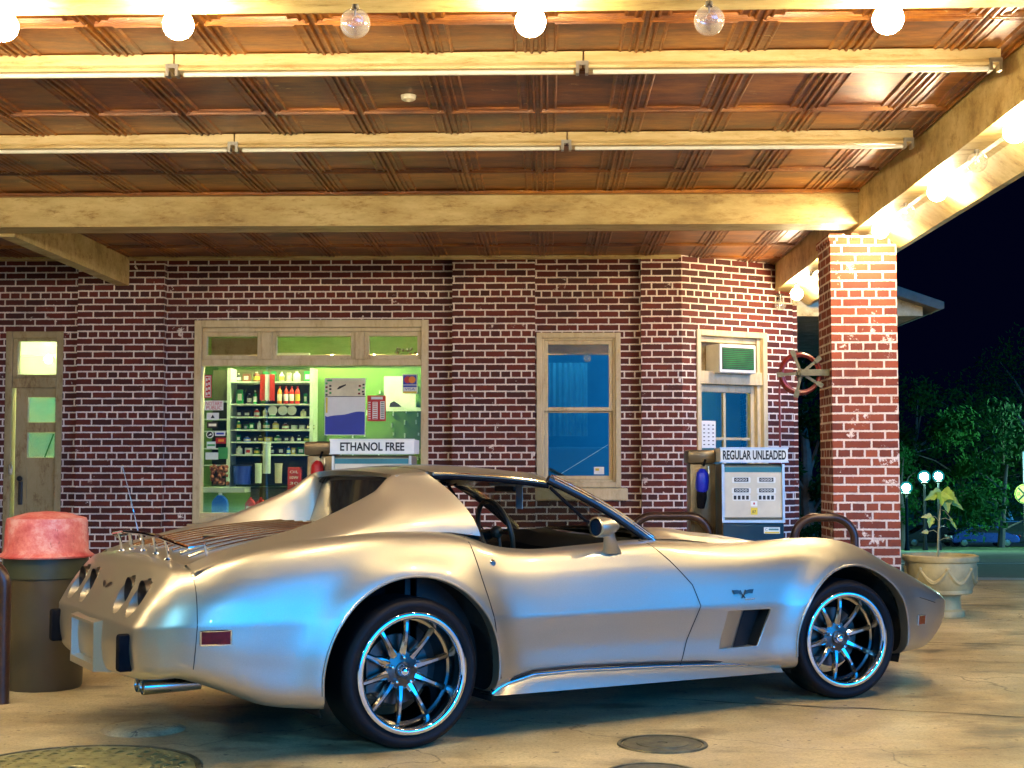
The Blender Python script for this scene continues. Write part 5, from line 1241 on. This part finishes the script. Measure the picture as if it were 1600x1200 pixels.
colors = ['bottle_green', 'bottle_yellow', 'bottle_cream', 'store_white', 'bottle_red', 'bottle_green', 'paper', 'clay_brown', 'black_plastic', 'bottle_blue']
ORDS = ['first', 'second', 'third', 'fourth', 'fifth', 'sixth', 'seventh', 'eighth', 'ninth', 'tenth', 'eleventh', 'twelfth', 'thirteenth', 'fourteenth', 'fifteenth', 'sixteenth', 'seventeenth', 'eighteenth']
rown = ['top', 'second', 'third', 'fourth', 'fifth', 'lowest']
cn = {'bottle_green': 'green', 'bottle_yellow': 'yellow', 'bottle_cream': 'cream', 'store_white': 'white', 'bottle_red': 'red', 'paper': 'pale', 'clay_brown': 'brown', 'black_plastic': 'black', 'bottle_blue': 'blue'}
for ri, (py, top) in enumerate(shelf_rows):
    px = 366; k = 0
    while px < 478:
        z = at(px, py, YS).z+.009; hmax = {0: .15, 1: .2, 2: .11, 3: .10, 4: .09, 5: .10}[ri]
        wpx = random.uniform(6, 13); c = at(px+wpx/2, py, YS)
        if (ri == 1 and 405 < px < 468) or (ri == 2 and 420 < px < 462): px += wpx; continue
        mt = random.choice(colors); h = hmax*random.uniform(.55, .95); yy = YS+.04+random.random()*.06
        if ri == 1 and px < 405: mt = random.choice(['bottle_green', 'black_plastic'])
        pos = 'item %s' % ''
        if random.random() < .5: bottle(c.x, yy, z, wpx*.0031, h, mt, 'bottle', 'small %s bottle, %s thing from the left on the %s shelf board' % (cn[mt], ORDS[k], rown[ri]), 'small goods on the window shelf')
        else: carton(c.x, yy, z, wpx*.0062, h*.85, .08, mt, 'small %s carton, %s thing from the left on the %s shelf board' % (cn[mt], ORDS[k], rown[ri]), 'small goods on the window shelf')
        px += wpx*1.15+random.random()*3; k += 1
for i, px in enumerate((436, 446, 455, 464)):
    c = at(px, 632, YS); bottle(c.x, YS+.03, c.z+.009, .026, .19, 'bottle_red' if i else 'orange_ink', 'bottle', ['leftmost and orange of the four tall bottles right of the striped bags', 'second of the four tall bottles right of the striped bags', 'third of the four tall bottles right of the striped bags', 'rightmost of the four tall bottles right of the striped bags'][i], 'tall red bottles on the second shelf board', 'bottle_red')
for i, (px, nm) in enumerate(((425, 'leftmost'), (441, 'middle'), (455, 'rightmost'))):
    c = at(px, 641, YS); b = MB(); b.lathe([(1e-4, -.006), (.035, -.008), (.052, 0), (.050, .006), (1e-4, .006)], (c.x, YS+.03, c.z), 'Y', 24); tag(centre_origin(b.build('round_tin', 'white_plastic', smooth=True)), '%s of three white round tins on the shelf' % nm, 'tin', None)
for i, px in enumerate((410, 418, 425)):
    a, c = at(px-4, 625, YS-.05), at(px+4, 585, YS-.05); b = MB()
    for k in range(4):
        x0 = a.x+(c.x-a.x)*k/4; b.box((x0, YS-.05+.004*k, a.z-.01*(k % 2)), (x0+(c.x-a.x)/4.2, YS-.03, c.z))
    o = b.build('striped_bag', 'bottle_red' if i % 2 == 0 else 'paper'); tag(centre_origin(o), ['left red', 'middle white', 'right red'][i]+' long bag hanging in front of the shelf', 'bag')
# big bottles and tins at the sill
def jug(x0, y0, x1, y1, Y, mat, label, cap='white_plastic', group=None):
    a, c = at(x0, y1, Y), at(x1, y0, Y); w_ = c.x-a.x; h = c.z-a.z; e = empty('jug', ((a.x+c.x)/2, Y+.06, a.z), 0, label, 'jug', group)
    b = MB(); P = [(-.5, 0), (.5, 0), (.5, .60), (.42, .72), (.12, .90), (-.12, .90), (-.42, .72), (-.5, .60)]; b.prism([(p*w_, q*h) for p, q in P], -.05, .05); bmesh.ops.bevel(b.bm, geom=b.bm.edges[:], offset=.006, segments=2, affect='EDGES'); b.build('jug_body', mat, e, True)
    b = MB(); b.lathe([(w_*.13, h*.895), (w_*.13, h*.99), (1e-4, h)], seg=14); b.build('cap', cap, e, True)
    b = MB(); b.box((-w_*.35, -.0525, h*.15), (w_*.35, -.0505, h*.5)); b.build('wrapper', 'paper' if mat != 'bottle_blue' else 'bottle_blue', e)
jug(330, 770, 354, 808, 14.62, 'bottle_blue', 'bright blue jug of washer fluid standing on the window sill')
for i, px in enumerate((382, 398, 415)): jug(px, 777, px+15, 806, 14.66, 'bottle_red', ['left', 'middle', 'right'][i]+' of three red oil jugs low in the shop window', 'bottle_red')
def cyl(name, x0, y0, x1, y1, Y, mat, label, cat, taper=.92):
    a, c = at(x0, y1, Y), at(x1, y0, Y); r = (c.x-a.x)/2; e = empty(name, ((a.x+c.x)/2, Y+r, a.z), 0, label, cat)
    h = c.z-a.z; b = MB(); b.lathe([(1e-4, 0), (r*taper, 0), (r, h), (r*.96, h), (r*.94, h*.92), (1e-4, h*.92)], seg=28); b.build('shell', mat, e, True)
    b = MB(); b.lathe([(r*1.0, h*.93), (r*1.06, h*.94), (r*1.06, h*.99), (r*.98, h*1.0)], seg=28); b.build('rim', 'black_plastic' if mat == 'blue_ink' else mat, e, True)
cyl('bucket', 361, 726, 390, 757, 14.9, 'blue_ink', 'dark blue plastic bucket on the green ledge', 'bucket')
cyl('tall_bottle', 409, 692, 422, 740, 14.8, 'store_white', 'tall pale green cylinder standing before the shelf', 'bottle', .96)
cyl('tub', 397, 724, 408, 755, 14.9, 'store_white', 'pale tub between the bucket and the tall cylinder', 'tub')
cyl('tub', 428, 724, 440, 755, 14.9, 'bottle_cream', 'pale tub right of the tall cylinder', 'tub')
b = MB(); a, c = at(449, 770, 14.9), at(470, 730, 14.9); b.box((a.x, 14.9, a.z), (c.x, 14.98, c.z), .004); o = b.build('oil_tin', 'bottle_red'); tag(centre_origin(o), 'flat red oil tin with white print at the right of the ledge', 'tin')
for k, t in enumerate(('OIL', '10W', '30')): text(t, 'lettering', 'paper', .03, o, Matrix.Translation(-Vector(o.location)) @ facing((a.x+c.x)/2, 14.898, c.z-.05-.06*k), .0006, (.09, .028))
random.seed(9)
b = MB()
for k in range(60):
    x_ = random.uniform(328, 356); y_ = random.uniform(728, 756); c = at(x_, y_, 14.9); b.ball((c.x, 14.93+random.random()*.05, c.z), random.uniform(.010, .028), 8)
o = b.build('flower_basket', 'clay_brown', smooth=True); tag(centre_origin(o), 'brown bunched basket left of the blue bucket', 'basket')
b = MB(); a, c = at(318, 769, 14.9), at(388, 761, 14.9); b.box((a.x, 14.72, a.z), (c.x, 15.25, c.z)); a2, c2 = at(388, 790, 14.9), at(520, 761, 14.9); o = b.build('ledge', 'store_white'); tag(centre_origin(o), 'pale green ledge board inside the left of the shop window', 'ledge')
b = MB(); b.box((a2.x, 15.0, a2.z), (c2.x, 15.4, c2.z), .01); o = b.build('low_counter', 'store_dark'); tag(centre_origin(o), 'dark green low counter under the window goods', 'counter')
# stickers and posters on the glass
YG = YW+.046
def flat(name, x0, y0, x1, y1, mat, label, cat, Y=YG, parent=None, dep=.002):
    a, c = at(x0, y1, Y), at(x1, y0, Y); b = MB(); b.box((a.x, Y-dep, a.z), (c.x, Y, c.z)); o = b.build(name, mat, parent)
    if parent is None: tag(centre_origin(o), label, cat)
    else: o.location = -Vector(parent.location)
    return o
def sub(o, x0, y0, x1, y1, mat, name='print', lay=1, Y=YG): return flat(name, x0, y0, x1, y1, mat, None, None, Y-.002-.0012*lay, o, .001)
def words(o, s_, px, py, wpx, hpx, mat, lay=2, Y=YG, rz=0):
    c = at(px, py, Y); q = Y/2200; text(s_, 'lettering', mat, .05, o, Matrix.Translation(-Vector(o.location)) @ facing(c.x, Y-.002-.0012*lay, c.z) @ Matrix.Rotation(rz, 4, 'Z'), .0004, (wpx*q, hpx*q))
po = flat('poster', 507, 591, 571, 680, 'paper', 'large poster with green tabs and a dark blue wave on the shop window', 'poster')
a_, c_ = at(508, 679, YG), at(570, 645, YG)
b = MB(); P = [(a_.x, a_.z)]+[(a_.x, c_.z-.03)]+[(a_.x+(c_.x-a_.x)*t, c_.z-.045+.05*sm(t*1.3)+.008*math.sin(9*t)) for t in np.linspace(.05, 1, 14)]+[(c_.x, a_.z)]
b.prism([(p[0], p[1]) for p in P[::-1]], YG-.0045, YG-.0032); o = b.build('wave', 'blue_ink', po); o.location = -Vector(po.location)
sub(po, 509, 592, 570, 619, 'bottle_cream'); sub(po, 508, 619, 571, 620, 'black_ink', lay=2); sub(po, 509, 621, 512, 645, 'yellow_ink', lay=2); sub(po, 511, 593, 519, 596, 'green_ink', lay=2)
for i, (px, py) in enumerate(((510, 599), (516, 603), (510, 605), (516, 608), (510, 611), (516, 614), (510, 617), (562, 603), (568, 601), (561, 609), (568, 606), (567, 612), (561, 615), (568, 616))): sub(po, px-1.6, py-1.4, px+1.9, py+1.4, ['green_ink', 'black_ink', 'dark_red_lens', 'black_ink', 'green_ink'][i % 5], lay=2)
b = MB(); c = at(533, 605, YG); q_ = [(c.x-.045, c.z-.022), (c.x-.02, c.z-.02), (c.x+.05, c.z+.018), (c.x+.05, c.z+.032), (c.x-.02, c.z+.008)]
b.prism(q_, YG-.0055, YG-.0045); o = b.build('print', 'black_ink', po); o.location = -Vector(po.location)
rl = flat('list_sign', 574, 618, 603, 658, 'red_ink', 'red sign with columns of white print beside the poster', 'sign')
sub(rl, 580, 620, 598, 624, 'paper'); sub(rl, 582, 628, 590, 655, 'paper'); sub(rl, 594, 627, 601, 655, 'paper')
for k in range(9): sub(rl, 583, 629+3*k, 589, 630.3+3*k, 'red_ink', lay=2); sub(rl, 595, 628+3*k, 600, 629.3+3*k, 'black_ink', lay=2)
for k in range(8): sub(rl, 575.5, 628+3.6*k, 579, 629.6+3.6*k, 'paper')
cs = flat('card_sticker', 629, 585, 652, 615, 'paper', 'payment card sticker in the top right corner of the shop window', 'sticker')
sub(cs, 630, 586, 651, 601, 'blue_ink')
for cx, mt in ((637, 'red_ink'), (644, 'orange_ink')):
    c = at(cx, 593.5, YG); b = MB(); b.lathe([(1e-4, 0), (.036, 0), (.036, .001)], (c.x, YG-.0065-(.001 if cx > 640 else 0), c.z), 'Y', 20); o = b.build('disc', mt, cs); o.location = -Vector(cs.location)
sub(cs, 630, 602, 651, 605, 'blue_ink'); words(cs, 'VISA', 640.5, 608, 16, 4, 'blue_ink'); sub(cs, 630, 611.5, 651, 614.5, 'yellow_ink')
np_ = flat('sticker', 319, 586, 331, 622, 'red_ink', 'tall red sticker in the top left corner of the shop window', 'sticker'); sub(np_, 320.5, 587.5, 329.5, 620.5, 'paper'); sub(np_, 321.2, 588.5, 328.8, 619.5, 'red_ink', lay=2)
for k in range(4): sub(np_, 322, 591+7.4*k, 324.2, 595.5+7.4*k, 'paper', lay=3); sub(np_, 325.6, 590+7.4*k, 327.8, 594+7.4*k, 'paper', lay=3)
nb = flat('sticker', 320, 626, 349, 641, 'paper', 'white NOTARY PUBLIC sticker low at the left of the shop window', 'sticker'); words(nb, 'NOTARY', 334.5, 630.5, 26, 6, 'red_ink'); words(nb, 'PUBLIC', 334.5, 637, 24, 6, 'red_ink')
s1_ = flat('sticker', 323, 645, 342, 656, 'paper', 'white sticker with a small dark triangle under the notary sticker', 'sticker'); c = at(332.5, 651, YG); b = MB(); b.prism([(c.x-.022, c.z-.016), (c.x+.022, c.z-.016), (c.x, c.z+.020)], YG-.004, YG-.003); o = b.build('print', 'black_ink', s1_); o.location = -Vector(s1_.location)
s2_ = flat('sticker', 323, 659, 340, 669, 'black_ink', 'black sticker with a grey bar at the left of the shop window', 'sticker'); sub(s2_, 326, 662, 338, 666, 'aluminium')
c = at(328, 679, YG); b = MB(); b.lathe([(1e-4, -.002), (.038, -.002), (.038, 0)], (c.x, YG-.001, c.z), 'Y', 28); rs_ = b.build('sticker', 'paper'); tag(centre_origin(rs_), 'round black and white sticker at the left of the shop window', 'sticker')
b = MB(); b.lathe([(1e-4, -.0035), (.030, -.0035), (.030, -.0028)], (c.x, YG-.001, c.z), 'Y', 28); o = b.build('print', 'black_ink', rs_); o.location = -Vector(rs_.location)
b = MB(); b.prism([(c.x-.018, c.z-.012), (c.x+.02, c.z-.004), (c.x+.012, c.z+.014)], YG-.0062, YG-.0052); o = b.build('print', 'paper', rs_); o.location = -Vector(rs_.location)
s3_ = flat('sticker', 336, 674, 352, 681, 'paper', 'small white sticker with a blue word near the round sticker', 'sticker'); sub(s3_, 338, 676, 350, 679, 'blue_ink')
s4_ = flat('sticker', 337, 684, 353, 693, 'red_ink', 'small red sticker under the blue worded one', 'sticker'); sub(s4_, 341, 686, 350, 690, 'orange_ink')
flat('sticker', 321, 707, 341, 718, 'store_white', 'plain pale green square sticker low at the left', 'sticker'); flat('sticker', 341, 699, 356, 717, 'green_ink', 'plain dark green square sticker low at the left', 'sticker')
sg_ = flat('sticker', 323, 690, 337, 701, 'store_white', 'pale sticker with a green bar between round and square stickers', 'sticker'); sub(sg_, 324, 694, 336, 697, 'green_ink')
# green pegboard wall with hanging packs behind the poster
b = MB(); a, c = at(487, 760, 15.35), at(672, 575, 15.35); b.box((a.x+.02, 15.35, .6), (c.x, 15.38, c.z)); o = b.build('pegboard', 'store_green'); tag(centre_origin(o), 'green pegboard partition behind the poster in the shop window', 'pegboard')
b = MB()
for i in range(9):
    for j in range(7):
        if random.random() < .75:
            px, py = 492+i*20+random.uniform(-3, 3), 610+j*17+random.uniform(-3, 3); c = at(px, py, 15.33); b.box((c.x-.006, 15.30, c.z-.03), (c.x+.006, 15.345, c.z+.03*random.random()))
pg = b.build('peg_hooks', 'store_white', o, off=o.location)
hc = flat('hanging_cloth', 600, 588, 650, 640, 'store_white', 'pale green cloth hanging behind the card sticker', 'cloth', Y=15.2, dep=.02); flat('counter_top', 600, 637, 668, 643, 'store_white', 'pale counter edge under the green cloth', 'counter', Y=15.15, dep=.1)
b = MB(); a, c = at(609, 636, 15.1), at(628, 627, 15.1); b.prism([(a.x, a.z), (c.x, a.z), (c.x-.03, a.z+.03), (a.x+.05, c.z), (a.x+.01, a.z+.04)], 15.05, 15.12); tag(centre_origin(b.build('cap', 'black_plastic')), 'dark cap lying on the counter in the shop', 'cap')
bx = flat('stacked_tray', 433, 552, 485, 560, 'paper', 'white flat tray showing in the middle transom window', 'tray', Y=14.72, dep=.06)
b = MB(); 
for k in range(14): c = at(620+random.uniform(0, 32), 556-random.uniform(0, 12), 14.8); b.ball((c.x, 14.8+random.random()*.05, c.z), random.uniform(.008, .024), 8)
tag(centre_origin(b.build('clutter', 'black_plastic', smooth=True)), 'small dark clutter on top of the right transom', 'clutter')
# ================================================================= BEYOND THE FORECOURT
def gpt(px, py):
    """where the sloping ground beyond the forecourt is seen at a pixel"""
    for Y in np.linspace(15, 130, 460):
        p = at(px, py, Y)
        if p.z <= gz(Y): return p
    return at(px, py, 120)
# parked cars far below, in the lit car park
def small_car(px0, px1, Y, mat, label, van=False, flip=False):
    a, c = at(px0, 840, Y), at(px1, 840, Y); L = c.x-a.x; g = gz(Y)-.008
    L = max(L, 4.3); e = empty('parked_car', (a.x+L/2, Y, g), 0, label, 'car', 'cars parked beyond the grass')
    H = 1.75 if van else 1.42
    P = [(-.5, .30), (-.5, .62), (-.46, .80), (-.30, .90), (-.16, H), (.16, H+.02), (.34, .98), (.47, .82), (.5, .60), (.5, .30)]
    if van: P = [(-.5, .30), (-.5, 1.0), (-.46, H), (.10, H+.02), (.30, 1.05), (.47, .92), (.5, .62), (.5, .30)]
    if flip: P = [(-p, q) for p, q in P][::-1]
    b = MB(); b.prism([(p*L, q) for p, q in P], -.85, .85); bmesh.ops.bevel(b.bm, geom=[x for x in b.bm.edges], offset=.07, segments=3, affect='EDGES'); b.build('body', mat, e, True, angle=50)
    s_ = -1 if flip else 1
    for y_ in (-.856, .842):
        b = MB(); q = [(-.27, .93), (-.15, H-.10), (.14, H-.08), (.30, .98)] if not van else [(-.42, 1.05), (-.40, H-.14), (.09, H-.12), (.26, 1.08)]
        b.prism([(p*L*s_, z) for p, z in q], y_, y_+.014); b.build('side_window', 'dark_glass', e)
    for x_ in (-.32, .31):
        for y_ in (-.86, .66):
            b = MB(); b.lathe([(1e-4, 0), (.2, 0), (.32, .03), (.33, .1), (.32, .2), (1e-4, .2)], (x_*L, y_, .32), 'Y', 24); w1 = b.build('wheel', 'tyre_rubber', e, True)
            b = MB(); b.lathe([(1e-4, -.012), (.2, -.006), (.21, .01)], (x_*L, y_ if y_ < 0 else y_+.2, .32), 'Y', 20); b.build('rim', 'rim_chrome', w1, True)
    for y_ in (-.6, .6):
        b = MB(); b.box((-.505*L*s_-.04, y_-.16, .66), (-.505*L*s_+.08, y_+.16, .78), .02); b.build('tail_lamp', 'dark_red_lens', e)
        b = MB(); b.box((.5*L*s_-.08, y_-.16, .62), (.5*L*s_+.03, y_+.16, .74), .02); b.build('headlight', 'white_plastic', e)
small_car(1405, 1482, 96, 'car_dark', 'dark saloon parked beyond the grass, nearest the brick pillar')
small_car(1482, 1548, 92, 'car_blue', 'blue hatchback parked beyond the grass behind the plant', flip=True)
small_car(1545, 1640, 97, 'car_dark', 'dark van parked beyond the grass at the right edge', van=True)
# lot lamps
def globe_lamp(px, py, Y, r, label, mat='street_lamp_glow'):
    p = at(px, py, Y); e = empty('street_lamp', (p.x, Y, gz(Y)), 0, label, 'street lamp', 'glowing lamps beyond the road'); h = p.z-gz(Y)
    b = MB(); b.tube([(0, 0, 0), (0, 0, .4), (0, 0, h-r*.9)], [.12, .07, .05], 10); b.build('pole', 'gap', e, True)
    b = MB(); b.ball((0, 0, h), r*.62, 20); g_ = b.build('lamp_globe', mat, e, True)
    b = MB(); b.ball((0, 0, h), r*1.0, 24); b.build('halo_shell', 'lamp_halo', g_, True)  # shell carrying the painted halo, larger than the lamp itself
    b = MB(); b.lathe([(.07, h-r*1.15), (.16, h-r*1.0), (.18, h-r*.85)], seg=16); b.build('collar', 'dark_metal', e, True)
globe_lamp(1444, 745, 60, .27, 'left of the two bright green-white lamps close together')
globe_lamp(1466, 744, 60.5, .25, 'right of the two bright green-white lamps close together')
globe_lamp(1416, 762, 58, .25, 'lower green-white lamp half hidden by the brick pillar')
globe_lamp(1760, 640, 84, .95, 'added large globe lamp outside the frame, lighting the parked cars')  # extra lamp added out of view to brighten the parked cars
globe_lamp(1625, 720, 62, .30, 'green-white lamp just outside the right edge of the picture')
# rail crossing sign
RS = at(1601, 772, 64); e = empty('crossing_sign', (RS.x, 64, gz(64)), 0, 'round yellow rail crossing sign with black R and X at the right edge', 'sign'); zr = RS.z-gz(64)
b = MB(); b.tube([(0, .06, 0), (0, .06, zr+1.9)], .06, 10); b.build('post', 'steel', e, True)
b = MB(); b.lathe([(1e-4, 0), (.43, 0), (.44, .012), (.43, .02), (1e-4, .02)], (0, 0, zr), 'Y', 40); pl_ = b.build('disc', 'sign_yellow', e, True)
b = MB(); b.lathe([(.385, -.006), (.415, -.006), (.415, -.001), (.385, -.001)], (0, 0, zr), 'Y', 40)
b.build('rim_line', 'black_ink', pl_)
for s_ in (-1, 1):
    b = MB(); n = Vector((.5, 0, .5*s_)).normalized(); t = Vector((-.03*s_, 0, .03)); n *= .38
    b.face([Vector((0, -.005, zr))+q for q in (n+t, n-t, -n-t, -n+t)]); b.build('cross', 'black_ink', pl_)
for x_ in (-.24, .24): text('R', 'letter', 'black_ink', .2, pl_, facing(x_, -.006, zr), .001, (.15, .2))
# trees
def tree(px, py_top, Y, spread, n, leafm, label, trunk='bark', pxbase=None, seed=1, leafsz=.22, h0=.25, nb=7, sq=1.0):
    rnd = random.Random(seed); g = gz(Y); p = at(px, py_top, Y); H = p.z-g; e = empty('tree', (p.x, Y, g), 0, label, 'tree', None)
    b = MB(); top = Vector((rnd.uniform(-.5, .5), 0, H*.62)); tr = max(.10, H*.022)
    b.tube([(0, 0, 0), (rnd.uniform(-.15, .15), 0, H*.25), (top.x*.6, 0, H*.45), top], [tr*1.3, tr, tr*.75, tr*.4], 8)
    cl = []
    for k in range(nb*3):
        a = rnd.uniform(0, 2*math.pi); hh = rnd.uniform(h0, .93)*H; rr = spread*math.sqrt(max(.05, 1-((hh/H-.55)/.5)**2))*rnd.uniform(.25, 1.0)
        c = Vector((rr*math.cos(a), rr*math.sin(a)*.8, hh)); cl.append((c, rnd.uniform(.16, .34)*spread*sq))
        if k < nb: s0 = Vector((top.x*.5, 0, min(H*.6, hh*.7))); b.tube([s0, (s0+c)/2+Vector((0, 0, .3)), c], [tr*.4, tr*.25, tr*.08], 5)
    b.build('trunk', trunk, e, True)
    b = MB()
    for k in range(n):
        c, r_ = cl[rnd.randrange(len(cl))]; d = Vector((rnd.gauss(0, 1), rnd.gauss(0, 1), rnd.gauss(0, .8))); d.normalize(); q = c+d*r_*rnd.random()**.4
        u_ = Vector((rnd.gauss(0, 1), rnd.gauss(0, 1), rnd.gauss(0, 1))).normalized(); v_ = u_.orthogonal().normalized(); s_ = leafsz*rnd.uniform(.5, 1.2)
        b.bm.faces.new([b.bm.verts.new(x) for x in (q-u_*s_, q+v_*s_*.45, q+u_*s_, q-v_*s_*.45)])
    b.build('crown', leafm, e, recalc=False)
tree(1560, 640, 84, 5.0, 4200, 'tree_leaf_light', 'bright green broad tree behind the parked van', seed=2, h0=.12)
tree(1505, 660, 108, 6.5, 3800, 'tree_leaf', 'dark green tree behind the two lamps, above the blue car', seed=3)
tree(1432, 590, 112, 7.5, 3800, 'tree_leaf', 'tall dark tree right beside the brick pillar', seed=4)
tree(1610, 520, 125, 10, 3600, 'tree_leaf', 'tallest dark tree at the right edge of the picture', seed=5)
tree(1545, 560, 135, 11, 3600, 'tree_leaf', 'wide dark tree at the back between the taller ones', seed=6)
tree(1365, 560, 118, 8, 2200, 'tree_leaf', 'dark tree hidden behind the brick pillar', seed=9)
tree(1268, 490, 22, 1.15, 4200, 'tree_leaf', 'leafy tree seen in the gap between building and pillar', seed=7, leafsz=.07, h0=.06, sq=1.2)
tree(1408, 690, 70, 1.8, 1100, 'tree_leaf_light', 'small lit tree poking out behind the brick pillar above the lamp', seed=12, leafsz=.13)
BT = gpt(1592, 845); e = empty('birch_tree', (BT.x, BT.y, gz(BT.y)), 0, 'slim pale leaning trunk at the far edge of the grass', 'tree')
q = BT.y/2200; b = MB(); b.tube([(0, 0, 0), (-6*q, 0, 22*q), (-16*q, 0, 48*q), (-30*q, 0, 70*q)], [3.2*q, 2.6*q, 2.0*q, 1*q], 8); b.tube([(-9*q, 0, 30*q), (-18*q, 0, 34*q), (-28*q, 0, 42*q)], [1.4*q, 1.1*q, .5*q], 6)
b.build('trunk', 'pale_bark', e, True)
b = MB(); rnd = random.Random(4)
for k in range(1200):
    c = Vector((rnd.gauss(-30, 14)*q, rnd.gauss(0, 14)*q, rnd.gauss(88, 18)*q)); u_ = Vector((rnd.gauss(0, 1), rnd.gauss(0, 1), rnd.gauss(0, 1))).normalized(); v_ = u_.orthogonal(); s_ = rnd.uniform(.06, .16)
    b.bm.faces.new([b.bm.verts.new(x) for x in (c-u_*s_, c+v_*s_*.5, c+u_*s_, c-v_*s_*.5)])
b.build('crown', 'tree_leaf_light', e, recalc=False)
# added lamps, unseen behind the camera, for cool fill light on the car
def fill_pole_lamp(x, y, h, label):
    e = empty('street_lamp', (x, y, 0), 0, label, 'street lamp', 'added lamps out of view behind the camera')
    b = MB(); b.tube([(0, 0, 0), (0, 0, 1), (0, 0, h)], [.12, .09, .06], 12); b.build('pole', 'dark_metal', e, True)
    b = MB(); b.box((-.28, -.5, h-.02), (.28, .9, h+.10), .03); hd_ = b.build('lamp_head', 'dark_metal', e)
    b = MB(); b.box((-.24, .1, h-.05), (.24, .85, h-.021)); b.build('lens', 'fill_lamp_glow', hd_)
fill_pole_lamp(-7.5, -8, 7.0, 'added fill lamp on a tall pole, unseen behind and left of the viewpoint')
fill_pole_lamp(6.5, -16, 8.0, 'added fill lamp on a tall pole, unseen far behind and right of the viewpoint')
